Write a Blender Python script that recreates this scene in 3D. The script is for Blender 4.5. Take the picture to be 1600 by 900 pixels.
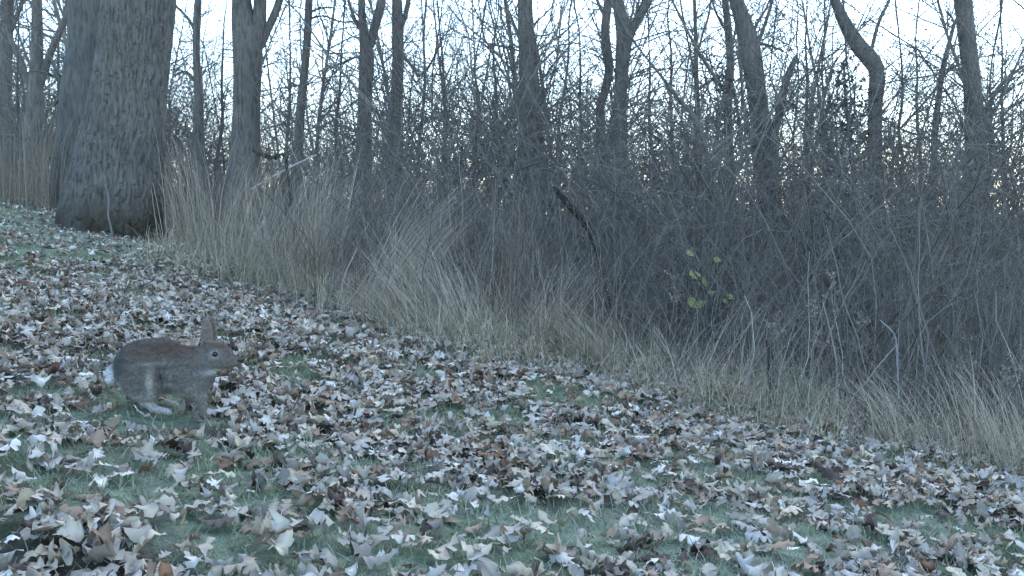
import bpy, math, random
import numpy as np

for o in list(bpy.data.objects):
    bpy.data.objects.remove(o, do_unlink=True)
SC = bpy.context.scene
COL = SC.collection
R = math.radians

# ------------------------------------------------------------------ camera, sky, sun, exposure
FPX = 1537.0                       # focal length in pixels of a 1600 px wide picture
CAMZ = 0.71
PITCH = math.atan2(120.0, FPX)     # horizon 120 px above the middle
cam_d = bpy.data.cameras.new('trail_camera')
cam_d.sensor_width = 36.0
cam_d.lens = 36.0 * FPX / 1600.0
cam_d.clip_start = 0.05
cam_d.clip_end = 2000.0
cam = bpy.data.objects.new('trail_camera', cam_d)
cam.location = (0, 0, CAMZ)
cam.rotation_euler = (math.pi / 2 - PITCH, 0, 0)
COL.objects.link(cam)
SC.camera = cam

SUN_EL, SUN_AZ = 38.0, 13.0         # low dawn sun behind the wood, a little right of the view axis
world = bpy.data.worlds.new('World')
SC.world = world
world.use_nodes = True
wn = world.node_tree
wn.nodes.clear()
sky = wn.nodes.new('ShaderNodeTexSky')
sky.sky_type = 'NISHITA'
sky.sun_disc = False
sky.sun_elevation = R(SUN_EL)
sky.sun_rotation = R(SUN_AZ)
sky.air_density = 1.0
sky.dust_density = 0.2
sky.ozone_density = 2.5
hsv = wn.nodes.new('ShaderNodeHueSaturation')
hsv.inputs['Hue'].default_value = 0.496
hsv.inputs['Saturation'].default_value = 0.95      # thin high overcast: a paler sky
bg = wn.nodes.new('ShaderNodeBackground')
bg.inputs['Strength'].default_value = 0.15
wo = wn.nodes.new('ShaderNodeOutputWorld')
wn.links.new(sky.outputs[0], hsv.inputs['Color'])
wn.links.new(hsv.outputs[0], bg.inputs['Color'])
wn.links.new(bg.outputs[0], wo.inputs['Surface'])

sun_d = bpy.data.lights.new('sun', 'SUN')
sun_d.energy = 0.5
sun_d.angle = R(60)
sun_d.color = (1.0, 0.9, 0.82)
sun = bpy.data.objects.new('sun', sun_d)
sun.rotation_euler = (-(math.pi / 2 - R(SUN_EL)), 0, -R(SUN_AZ))
sun.location = (5, 20, 12)
COL.objects.link(sun)

SC.view_settings.view_transform = 'Standard'
SC.view_settings.look = 'None'
SC.view_settings.gamma = 1.0
SC.view_settings.exposure = 2.15
SC.view_settings.use_curve_mapping = False
SC.cycles.use_denoising = True
SC.cycles.max_bounces = 5
SC.cycles.use_adaptive_sampling = True
SC.cycles.adaptive_threshold = 0.03
SC.cycles.diffuse_bounces = 3
SC.cycles.glossy_bounces = 2
SC.cycles.transparent_max_bounces = 4
SC.cycles.pixel_filter_type = 'BLACKMAN_HARRIS'
SC.cycles.filter_width = 1.45

# ------------------------------------------------------------------ helpers
rng = np.random.default_rng(7)
cp, sp = math.cos(PITCH), math.sin(PITCH)

def ray(u, v):
    a, b = (u - 800.0) / FPX, (450.0 - v) / FPX
    return np.array([a, cp + b * sp, -sp + b * cp])

def at(u, v, Y):
    d = ray(u, v)
    return np.array([0, 0, CAMZ]) + d * (Y / d[1])

def project(P):
    P = np.atleast_2d(P) - np.array([0, 0, CAMZ])
    f = P[:, 1] * cp - P[:, 2] * sp
    up = P[:, 1] * sp + P[:, 2] * cp
    f = np.where(f < 0.05, 0.05, f)
    return np.stack([800 + FPX * P[:, 0] / f, 450 - FPX * up / f, f], 1)

_perm = rng.permutation(256)
_perm = np.concatenate([_perm, _perm, _perm])
def vnoise(p):
    p = np.asarray(p, float)
    i = np.floor(p).astype(int)
    f = p - i
    f = f * f * (3 - 2 * f)
    i &= 255
    out = 0
    for dx in (0, 1):
        wx = f[..., 0] if dx else 1 - f[..., 0]
        for dy in (0, 1):
            wy = f[..., 1] if dy else 1 - f[..., 1]
            for dz in (0, 1):
                wz = f[..., 2] if dz else 1 - f[..., 2]
                h = _perm[_perm[_perm[(i[..., 0] + dx) & 255] + ((i[..., 1] + dy) & 255)] + ((i[..., 2] + dz) & 255)]
                out = out + wx * wy * wz * h
    return out / 255.0

def noise2(x, y, s, z=0.0):
    return vnoise(np.stack([x * s + 91.3, y * s + 37.7, np.full_like(np.asarray(x, float), z)], -1))

EDGE = np.array([(-40, 26), (-9, 14), (-6.1, 11.7), (-3.4, 9.5), (-2.5, 7.2), (-1.77, 5.8), (-.75, 5.0), (.35, 4.45), (1.1, 4.0),
                 (2.04, 3.6), (3.5, 3.1), (6, 2.6), (40, -2)], float)
def depth_in_wood(x, y):
    ye = np.interp(x, EDGE[:, 0], EDGE[:, 1])
    sl = np.interp(x, EDGE[:-1, 0], np.diff(EDGE[:, 1]) / np.diff(EDGE[:, 0]))
    return (y - ye) / np.sqrt(1 + sl * sl)

def gz(x, y):
    x = np.asarray(x, float); y = np.asarray(y, float)
    z = -0.156 * 25 * np.tanh(x / 25) - 0.0075 * np.clip(y, -50, 60)
    z = z + (noise2(x, y, 0.45) - 0.5) * 0.10 * np.clip((np.abs(y) - 1) / 3, 0, 1) + (noise2(x, y, 1.7, 3.3) - 0.5) * 0.035
    return z

def new_mesh(name, V, quads=None, tris=None, cols=None, smooth=True):
    V = np.asarray(V, np.float32).reshape(-1, 3)
    me = bpy.data.meshes.new(name)
    nq = 0 if quads is None else len(quads)
    nt = 0 if tris is None else len(tris)
    loops = []
    if nq: loops.append(np.asarray(quads, np.int32).ravel())
    if nt: loops.append(np.asarray(tris, np.int32).ravel())
    loops = np.concatenate(loops)
    me.vertices.add(len(V)); me.vertices.foreach_set('co', V.ravel())
    me.loops.add(len(loops)); me.loops.foreach_set('vertex_index', loops)
    me.polygons.add(nq + nt)
    starts = np.concatenate([np.arange(nq) * 4, nq * 4 + np.arange(nt) * 3]).astype(np.int32)
    me.polygons.foreach_set('loop_start', starts)
    me.polygons.foreach_set('use_smooth', np.full(nq + nt, smooth, bool))
    if cols is not None:
        c = np.ones((len(V), 4), np.float32); c[:, :3] = cols
        a = me.color_attributes.new('tint', 'FLOAT_COLOR', 'POINT')
        a.data.foreach_set('color', c.ravel())
    me.update(calc_edges=True)
    return me

def link(name, me, mat=None, parent=None, loc=None):
    o = bpy.data.objects.new(name, me)
    COL.objects.link(o)
    if mat is not None and len(me.materials) == 0:
        me.materials.append(mat)
    if parent is not None:
        o.parent = parent
    if loc is not None:
        o.location = loc
    return o

def tag(o, label=None, cat=None, group=None, kind=None):
    if label: o['label'] = label
    if cat: o['category'] = cat
    if group: o['group'] = group
    if kind: o['kind'] = kind
    return o

def empty(name, loc, label, cat, group=None):
    o = bpy.data.objects.new(name, None)
    o.empty_display_size = 0.1
    o.location = loc
    COL.objects.link(o)
    return tag(o, label, cat, group)

class Geo:
    """collects vertex / face arrays into one mesh"""
    def __init__(s): s.V, s.Q, s.T, s.C, s.n = [], [], [], [], 0
    def add(s, V, Q=None, T=None, C=None):
        V = np.asarray(V, float).reshape(-1, 3)
        if Q is not None and len(Q): s.Q.append(np.asarray(Q) + s.n)
        if T is not None and len(T): s.T.append(np.asarray(T) + s.n)
        s.C.append(np.ones((len(V), 3)) * 0.5 if C is None else np.broadcast_to(C, (len(V), 3)))
        s.V.append(V); s.n += len(V)
    def arrays(s):
        return (np.concatenate(s.V), np.concatenate(s.Q) if s.Q else None, np.concatenate(s.T) if s.T else None, np.concatenate(s.C))
    def mesh(s, name, smooth=True, off=None):
        V, Q, T, C = s.arrays()
        if off is not None: V = V - np.asarray(off)
        return new_mesh(name, V, Q, T, C, smooth)

def nrm(a): return a / np.maximum(np.linalg.norm(a, axis=-1, keepdims=True), 1e-9)

def tubes(P, rad, sides=3):
    """P (N,M,3), rad (N,M) -> verts, quads"""
    N, M, _ = P.shape
    t = np.empty_like(P)
    t[:, 1:-1] = P[:, 2:] - P[:, :-2]; t[:, 0] = P[:, 1] - P[:, 0]; t[:, -1] = P[:, -1] - P[:, -2]
    t = nrm(t)
    m = nrm(P[:, -1] - P[:, 0])
    ref = np.where(np.abs(m[:, 2:3]) > 0.8, np.array([[1., 0, 0]]), np.array([[0., 0, 1.]]))[:, None, :]
    a = nrm(np.cross(t, np.broadcast_to(ref, t.shape)))
    b = np.cross(t, a)
    ang = np.arange(sides) * 2 * math.pi / sides
    V = P[:, :, None, :] + rad[:, :, None, None] * (a[:, :, None, :] * np.cos(ang)[None, None, :, None] + b[:, :, None, :] * np.sin(ang)[None, None, :, None])
    idx = np.arange(N * M * sides).reshape(N, M, sides)
    nx = np.roll(idx, -1, axis=2)
    Q = np.stack([idx[:, :-1], nx[:, :-1], nx[:, 1:], idx[:, 1:]], -1).reshape(-1, 4)
    return V.reshape(-1, 3), Q

def grow(g, P0, D, L, npts, wig, up=0.0):
    """random wandering polylines from P0 along D"""
    N = len(P0)
    P = np.empty((N, npts, 3)); P[:, 0] = P0
    d = nrm(D); step = (L / (npts - 1))[:, None]
    for i in range(1, npts):
        d = nrm(d + g.normal(size=(N, 3)) * wig + np.array([0, 0, up]))
        P[:, i] = P[:, i - 1] + d * step
    return P

def side_shoots(g, P, rad, n, tmin, tmax, amin, amax, ratio, npts, wig, up, lens=None, rr=0.55, rmin=0.0012):
    """n children in all, spread over the parent polylines"""
    N, M, _ = P.shape
    L = np.linalg.norm(np.diff(P, axis=1), axis=2).sum(1) if lens is None else lens
    k = g.choice(N, n, p=L / L.sum())
    t = g.uniform(tmin, tmax, n) * (M - 1)
    i = np.minimum(t.astype(int), M - 2); f = (t - i)[:, None]
    p = P[k, i] * (1 - f) + P[k, i + 1] * f
    tan = nrm(P[k, i + 1] - P[k, i])
    perp = nrm(np.cross(tan, g.normal(size=(n, 3))))
    an = g.uniform(amin, amax, n)[:, None]
    d = tan * np.cos(an) + perp * np.sin(an)
    l = L[k] * ratio * g.uniform(0.5, 1.2, n) * (1.15 - 0.6 * t / (M - 1))
    Pc = grow(g, p, d, l, npts, wig, up)
    r0 = np.maximum((rad[k, i] * (1 - f[:, 0]) + rad[k, i + 1] * f[:, 0]) * rr, rmin)
    rc = r0[:, None] * np.linspace(1, 0.35, npts)[None]
    return Pc, np.maximum(rc, rmin * 0.7)

# ------------------------------------------------------------------ materials
def mat_new(name):
    m = bpy.data.materials.new(name)
    m.use_nodes = True
    n = m.node_tree.nodes; l = m.node_tree.links
    b = n.get('Principled BSDF')
    b.inputs['Roughness'].default_value = 0.9
    b.inputs['Specular IOR Level'].default_value = 0.2
    return m, n, l, b

def noise_ramp(n, l, coord, scale, stops, detail=4.0, rough=0.6):
    t = n.new('ShaderNodeTexNoise'); t.inputs['Scale'].default_value = scale
    t.inputs['Detail'].default_value = detail; t.inputs['Roughness'].default_value = rough
    if coord is not None: l.new(coord, t.inputs['Vector'])
    r = n.new('ShaderNodeValToRGB')
    e = r.color_ramp.elements
    while len(e) > len(stops): e.remove(e[-1])
    while len(e) < len(stops): e.new(0.5)
    for el, (p, c) in zip(e, stops):
        el.position = p; el.color = (*c, 1)
    l.new(t.outputs['Fac'], r.inputs['Fac'])
    return t, r

def mix(n, l, fac, a, b, mode='MIX'):
    m = n.new('ShaderNodeMix'); m.data_type = 'RGBA'; m.blend_type = mode
    for s, v in (('Factor', fac), ('A', a), ('B', b)):
        sock = [i for i in m.inputs if i.name == s and i.type == ('VALUE' if s == 'Factor' else 'RGBA')][0]
        if isinstance(v, (int, float)): sock.default_value = v
        elif isinstance(v, tuple): sock.default_value = (*v, 1)
        else: l.new(v, sock)
    return [o for o in m.outputs if o.type == 'RGBA'][0]

def mat_tint(name, var=0.3, rough=0.85, scale=30.0, translucent=0.0, backpale=0.0, source='attr'):
    """colour comes from the 'tint' attribute or the object colour, with grain on top"""
    m, n, l, b = mat_new(name)
    b.inputs['Roughness'].default_value = rough
    if source == 'attr':
        a = n.new('ShaderNodeAttribute'); a.attribute_name = 'tint'; base = a.outputs['Color']
    else:
        a = n.new('ShaderNodeObjectInfo')
        at_ = n.new('ShaderNodeAttribute'); at_.attribute_name = 'tint'
        base = mix(n, l, 1.0, a.outputs['Color'], at_.outputs['Color'], 'MULTIPLY')
    tc = n.new('ShaderNodeTexCoord')
    _, r = noise_ramp(n, l, tc.outputs['Object'], scale, [(0.3, (1 - var,) * 3), (0.7, (1 + var * 0.6,) * 3)])
    c = mix(n, l, 1.0, base, r.outputs['Color'], 'MULTIPLY')
    if backpale:
        g = n.new('ShaderNodeNewGeometry')
        mm = n.new('ShaderNodeMath'); mm.operation = 'MULTIPLY'; mm.inputs[1].default_value = backpale
        l.new(g.outputs['Backfacing'], mm.inputs[0])
        c = mix(n, l, mm.outputs[0], c, (0.38, 0.35, 0.29))
    l.new(c, b.inputs['Base Color'])
    if translucent:
        t = n.new('ShaderNodeBsdfTranslucent'); l.new(c, t.inputs['Color'])
        ms = n.new('ShaderNodeMixShader'); ms.inputs[0].default_value = translucent
        out = n.get('Material Output')
        l.new(b.outputs[0], ms.inputs[1]); l.new(t.outputs[0], ms.inputs[2]); l.new(ms.outputs[0], out.inputs['Surface'])
    return m

def mat_bark(name, dark, mid, light, zs=0.16, scale=26.0, bump=0.6, foot_brown=0.0):
    m, n, l, b = mat_new(name)
    tc = n.new('ShaderNodeTexCoord')
    mp = n.new('ShaderNodeMapping'); mp.inputs['Scale'].default_value = (1, 1, zs)
    l.new(tc.outputs['Object'], mp.inputs['Vector'])
    _, r = noise_ramp(n, l, mp.outputs[0], scale, [(0.28, dark), (0.47, mid), (0.75, light)], 6.0, 0.65)
    _, r2 = noise_ramp(n, l, tc.outputs['Object'], 2.2, [(0.3, (0.78, 0.8, 0.82)), (0.7, (1.15, 1.12, 1.08))], 3.0)
    c = mix(n, l, 1.0, r.outputs['Color'], r2.outputs['Color'], 'MULTIPLY')
    if foot_brown:
        sx = n.new('ShaderNodeSeparateXYZ'); l.new(tc.outputs['Object'], sx.inputs[0])
        mr = n.new('ShaderNodeMapRange'); mr.inputs[1].default_value = 0.42; mr.inputs[2].default_value = 0.0
        l.new(sx.outputs['Z'], mr.inputs[0])
        t3 = n.new('ShaderNodeTexNoise'); t3.inputs['Scale'].default_value = 5.0
        l.new(tc.outputs['Object'], t3.inputs['Vector'])
        ml = n.new('ShaderNodeMath'); ml.operation = 'MULTIPLY'; l.new(mr.outputs[0], ml.inputs[0]); l.new(t3.outputs['Fac'], ml.inputs[1])
        m2 = n.new('ShaderNodeMath'); m2.operation = 'MULTIPLY'; m2.inputs[1].default_value = foot_brown; m2.use_clamp = True
        l.new(ml.outputs[0], m2.inputs[0])
        c = mix(n, l, m2.outputs[0], c, (0.05, 0.042, 0.028))  # mixed unevenly to dark brown towards the foot of the trunk
    l.new(c, b.inputs['Base Color'])
    bp = n.new('ShaderNodeBump'); bp.inputs['Strength'].default_value = bump; bp.inputs['Distance'].default_value = 0.02
    l.new(r.outputs['Color'], bp.inputs['Height']); l.new(bp.outputs[0], b.inputs['Normal'])
    return m

M_OAK = mat_bark('oak_bark', (0.035, 0.033, 0.03), (0.12, 0.112, 0.1), (0.20, 0.188, 0.168), 0.16, 44, 0.9, foot_brown=2.0)
M_BARK = mat_bark('grey_bark', (0.055, 0.051, 0.046), (0.135, 0.126, 0.112), (0.215, 0.20, 0.178), 0.18, 34, 0.6)
M_DARKBARK = mat_bark('dark_bark', (0.045, 0.044, 0.042), (0.105, 0.103, 0.096), (0.155, 0.152, 0.142), 0.2, 30, 0.6)
M_TWIG = mat_tint('twig_bark', 0.25, 0.85, 9.0)
M_GRASS = mat_tint('dry_grass_blade', 0.2, 0.8, 12.0, translucent=0.15)
M_LAWN = mat_tint('frosted_grass_blade', 0.2, 0.7, 8.0, translucent=0.2)
M_LEAF = mat_tint('leaf_litter', 0.22, 0.75, 55.0, translucent=0.08, backpale=0.45)
M_LEAF1 = mat_tint('fallen_leaf', 0.25, 0.75, 55.0, translucent=0.08, backpale=0.45, source='object')
M_FUR = mat_tint('rabbit_fur', 0.3, 0.9, 120.0)

# ------------------------------------------------------------------ ground
def axis(lo, hi, d0, d1, step, g=1.22):
    a = list(np.arange(d0, d1 + 1e-6, step))
    s = step
    while a[-1] < hi: s *= g; a.append(a[-1] + s)
    s = step
    while a[0] > lo: s *= g; a.insert(0, a[0] - s)
    return np.array(a)
gx = axis(-600, 600, -8, 5, 0.075)
gy = axis(-300, 900, 0.8, 13, 0.075)
X, Y = np.meshgrid(gx, gy, indexing='ij')
micro = (vnoise(np.stack([X * 9, Y * 9, X * 0], -1)) - 0.5) * 0.012
Z = gz(X, Y) + micro
idx = np.arange(X.size).reshape(X.shape)
Q = np.stack([idx[:-1, :-1], idx[1:, :-1], idx[1:, 1:], idx[:-1, 1:]], -1).reshape(-1, 4)
S = depth_in_wood(X, Y)
w = np.clip(S / 0.9 + 0.35 + (noise2(X, Y, 1.3) - .5) * 1.2, 0, 1)[..., None]
pat = np.clip((noise2(X, Y, 0.9, 5.0) * 0.6 + noise2(X, Y, 3.1, 2.0) * 0.4 - 0.36) * 4, 0, 1)[..., None]
lawn = np.array([0.16, 0.215, 0.12]) * (1 - pat) + np.array([0.24, 0.295, 0.20]) * pat
soil = np.array([0.105, 0.09, 0.07]) * np.ones_like(lawn)
cols = lawn * (1 - w) + soil * w
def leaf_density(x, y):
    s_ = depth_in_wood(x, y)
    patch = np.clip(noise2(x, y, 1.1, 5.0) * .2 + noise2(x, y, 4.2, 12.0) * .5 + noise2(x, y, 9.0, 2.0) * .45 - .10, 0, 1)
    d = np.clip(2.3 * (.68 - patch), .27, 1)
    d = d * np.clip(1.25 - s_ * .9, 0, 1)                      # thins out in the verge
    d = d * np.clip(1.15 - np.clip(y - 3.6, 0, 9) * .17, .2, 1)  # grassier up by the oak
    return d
rot = np.clip((leaf_density(X, Y) - .35) * 1.6, 0, .85)[..., None] * (1 - w)      # half rotted leaves; their brown also paints in leaf shadow between the leaves
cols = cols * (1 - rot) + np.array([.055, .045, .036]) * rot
m, n, l, b = mat_new('lawn_and_wood_floor')
a = n.new('ShaderNodeAttribute'); a.attribute_name = 'tint'
tc = n.new('ShaderNodeTexCoord')
_, r = noise_ramp(n, l, tc.outputs['Object'], 22.0, [(0.3, (0.45, 0.45, 0.45)), (0.7, (1.35, 1.35, 1.35))], 8.0, 0.7)
l.new(mix(n, l, 1.0, a.outputs['Color'], r.outputs['Color'], 'MULTIPLY'), b.inputs['Base Color'])
bp = n.new('ShaderNodeBump'); bp.inputs['Strength'].default_value = 0.8; bp.inputs['Distance'].default_value = 0.03
l.new(r.outputs['Color'], bp.inputs['Height']); l.new(bp.outputs[0], b.inputs['Normal'])
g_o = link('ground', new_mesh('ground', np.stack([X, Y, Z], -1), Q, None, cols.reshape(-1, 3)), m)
tag(g_o, kind='structure')

def view_points(g, n, y0, y1, margin=0.5, dens=None):
    """random ground points inside the widened view wedge"""
    out = []
    tot = 0
    while tot < n:
        y = np.sqrt(g.uniform(y0 * y0, y1 * y1, n * 2))
        x = g.uniform(-1, 1, n * 2) * (0.56 * y + margin)
        k = np.ones(len(x), bool) if dens is None else g.random(len(x)) < dens(x, y)
        out.append(np.stack([x[k], y[k]], 1)); tot += k.sum()
    return np.concatenate(out)[:n]

def ribbons(g, base, height, lean, droop, width, npts=5, az=None, wob=0.05):
    """grass blades: (N,) arrays; returns verts, quads"""
    N = len(base)
    az = g.uniform(0, 2 * math.pi, N) if az is None else az
    h = np.stack([np.cos(az), np.sin(az)], 1)
    P = np.empty((N, npts, 3)); P[:, 0] = base
    st = height / (npts - 1)
    for i in range(1, npts):
        t = (i - 0.5) / (npts - 1)
        th = lean + droop * t * t + g.normal(0, wob, N)
        P[:, i, :2] = P[:, i - 1, :2] + h * (np.sin(th) * st)[:, None]
        P[:, i, 2] = P[:, i - 1, 2] + np.cos(th) * st
    sa = az + math.pi / 2 + g.normal(0, 0.5, N)
    side = np.stack([np.cos(sa), np.sin(sa), np.zeros(N)], 1)[:, None, :]
    ws = (width[:, None] * np.linspace(1, 0.25, npts)[None])[:, :, None] * 0.5
    V = np.stack([P - side * ws, P + side * ws], 2)
    idx = np.arange(N * npts * 2).reshape(N, npts, 2)
    Q = np.stack([idx[:, :-1, 0], idx[:, :-1, 1], idx[:, 1:, 1], idx[:, 1:, 0]], -1).reshape(-1, 4)
    return V.reshape(-1, 3), Q, npts * 2, P

# frosted lawn blades
g = np.random.default_rng(11)
pts = np.concatenate([view_points(g, 120000, 1.3, 5.6, 0.4), view_points(g, 26000, 5.6, 12.5, 0.4)])
s = depth_in_wood(pts[:, 0], pts[:, 1])
pts = pts[(s < 0.25)]
_r = at(270, 642, 2.85)
pts = pts[g.random(len(pts)) > np.clip((leaf_density(pts[:, 0], pts[:, 1]) - .35) * 1.5, 0, .8)]
pts = pts[~((np.abs(pts[:, 0] - _r[0]) < .13) & (pts[:, 1] > _r[1] - .16) & (pts[:, 1] < _r[1] + .02) & (g.random(len(pts)) < .85))]
N = len(pts)
base = np.c_[pts, gz(pts[:, 0], pts[:, 1]) - 0.004]
big = np.where(pts[:, 1] > 5.6, 1.7, 1.0)
V, Q, k, _ = ribbons(g, base, g.uniform(0.015, 0.05, N) * np.sqrt(big), g.uniform(0.2, 1.2, N), g.uniform(0.1, 0.9, N), g.uniform(0.0022, 0.0045, N) * big, 3)
fr = np.clip(noise2(pts[:, 0], pts[:, 1], 1.1, 9.0) * 1.3 - 0.05 + g.normal(0, 0.18, N), 0, 1)[:, None]
c = np.array([0.20, 0.26, 0.145]) * (1 - fr) + np.array([0.38, 0.44, 0.32]) * fr
straw = (g.random(N) < 0.16)[:, None]
c = np.where(straw, np.array([0.28, 0.25, 0.17]), c) * g.uniform(0.6, 1.25, (N, 1))
o = link('lawn_grass', new_mesh('lawn_grass', V, Q, None, np.repeat(c, k, 0)), M_LAWN)
tag(o, 'short frosty green lawn grass between the fallen leaves', 'grass', kind='stuff')

# ------------------------------------------------------------------ trees
def catmull(P, n, fine=None):
    P = np.asarray(P, float)
    K = len(P)
    Q = np.concatenate([[2 * P[0] - P[1]], P, [2 * P[-1] - P[-2]]])
    d = np.concatenate([[0], np.cumsum(np.linalg.norm(np.diff(P[:, :3], axis=0), axis=1))])
    s = np.linspace(0, d[-1], n)
    if fine:          # most rings where the bark is seen close
        m_ = int(n * .88)
        s = np.concatenate([np.linspace(0, fine, m_, endpoint=False), np.linspace(fine, d[-1], n - m_)])
    k = np.clip(np.searchsorted(d, s, side='right') - 1, 0, K - 2)
    t = ((s - d[k]) / np.maximum(d[k + 1] - d[k], 1e-9))[:, None]
    p0, p1, p2, p3 = Q[k], Q[k + 1], Q[k + 2], Q[k + 3]
    return 0.5 * (2 * p1 + (p2 - p0) * t + (2 * p0 - 5 * p1 + 4 * p2 - p3) * t ** 2 + (3 * p1 - p0 - 3 * p2 + p3) * t ** 3)

def trunk_geo(path, sides, rings, amp=0.05, freq=(7, 2.0), flare=0.0, lobes=5, seed=0.0, deep=False):
    """path: rows (x,y,z,r) from ground up"""
    C = catmull(path, rings, 2.9 if deep else None)
    C[:, 3] = np.maximum(C[:, 3], 0.002)
    P, r = C[:, :3], C[:, 3]
    t = nrm(np.gradient(P, axis=0))
    a = nrm(np.array([1., 0, 0]) - t * t[:, :1]); bb = np.cross(t, a)
    th = np.linspace(0, 2 * math.pi, sides, endpoint=False)
    zz = (P[:, 2] - P[0, 2])[:, None]
    cs, sn = np.cos(th)[None], np.sin(th)[None]
    arc = np.concatenate([[0], np.cumsum(np.linalg.norm(np.diff(P, axis=0), axis=1))])[:, None]
    f0, f1 = freq
    q = np.stack([cs * f0 + 0 * arc, sn * f0 + 0 * arc, arc * f1 + seed + 0 * cs], -1) + 40 + seed
    n1 = vnoise(q); n2 = vnoise(q * 2.3 + 7)
    if deep:      # furrowed bark: long plates with narrow dark cracks
        qw = q.copy(); wv = (vnoise(q * np.array([.5, .5, 1.6]) + 3) - .5) * .75
        qw[..., 0] += wv; qw[..., 1] += wv
        rid = np.abs(vnoise(qw * np.array([1.5, 1.5, 0.55])) - .5) * 2
        rid2 = np.abs(vnoise(qw * np.array([1.6, 1.6, 2.4]) + 19) - .5) * 2
        disp = np.clip(rid * 5, 0, 1) ** .7 * 0.8 + np.clip(rid2 * 7, 0, 1) * 0.22 - 0.75 + (n2 - .5) * .35
    else:
        disp = (n1 - .5) * 1.2 + (n2 - .5) * .8
    big = (vnoise(np.stack([cs * 1.3 + 0 * arc, sn * 1.3 + 0 * arc, arc * .9 + 0 * cs], -1) + seed + 11) - .5)
    rr = r[:, None] * (1 + amp * disp + 0.10 * big)
    if flare:
        rr = rr * (1 + flare * np.exp(-np.maximum(zz, 0) / (2.2 * r[0])) * (0.55 + 0.45 * np.cos(lobes * th[None] + seed) + 0.4 * np.cos(2 * th[None] + 1 + seed)))
    V = P[:, None] + rr[..., None] * (a[:, None] * cs[..., None] + bb[:, None] * sn[..., None])
    idx = np.arange(rings * sides).reshape(rings, sides); nx = np.roll(idx, -1, 1)
    Q = np.stack([idx[:-1], nx[:-1], nx[1:], idx[1:]], -1).reshape(-1, 4)
    V = V.reshape(-1, 3)
    T = []
    top = np.array([P[-1] + t[-1] * r[-1] * 0.6]); V = np.concatenate([V, top]); ti = len(V) - 1
    for j in range(sides): T.append((idx[-1, j], idx[-1, (j + 1) % sides], ti))
    return V, Q, np.array(T), C

TWIGC = np.array([0.160, 0.152, 0.132])
def crown_geo(g, starts, dirs, lens, rads, n2=60, n3=160, col=TWIGC, up=0.03):
    G = Geo()
    P = grow(g, starts, dirs, lens, 7, 0.16, up)
    rad = np.maximum(np.asarray(rads)[:, None] * np.linspace(1, 0.25, 7)[None], 0.004)
    G.add(*tubes(P, rad, 6), C=col)
    P2, r2 = side_shoots(g, P, rad, n2, 0.15, 1, 0.4, 1.0, 0.5, 5, 0.18, 0.05, rr=0.5, rmin=0.003)
    G.add(*tubes(P2, r2, 4), C=col * .95)
    P3, r3 = side_shoots(g, P2, r2, n3, 0.15, 1, 0.4, 1.1, 0.5, 4, 0.2, 0.06, rr=0.55, rmin=0.002)
    G.add(*tubes(P3, r3, 3), C=col * .9)
    return G

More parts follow.
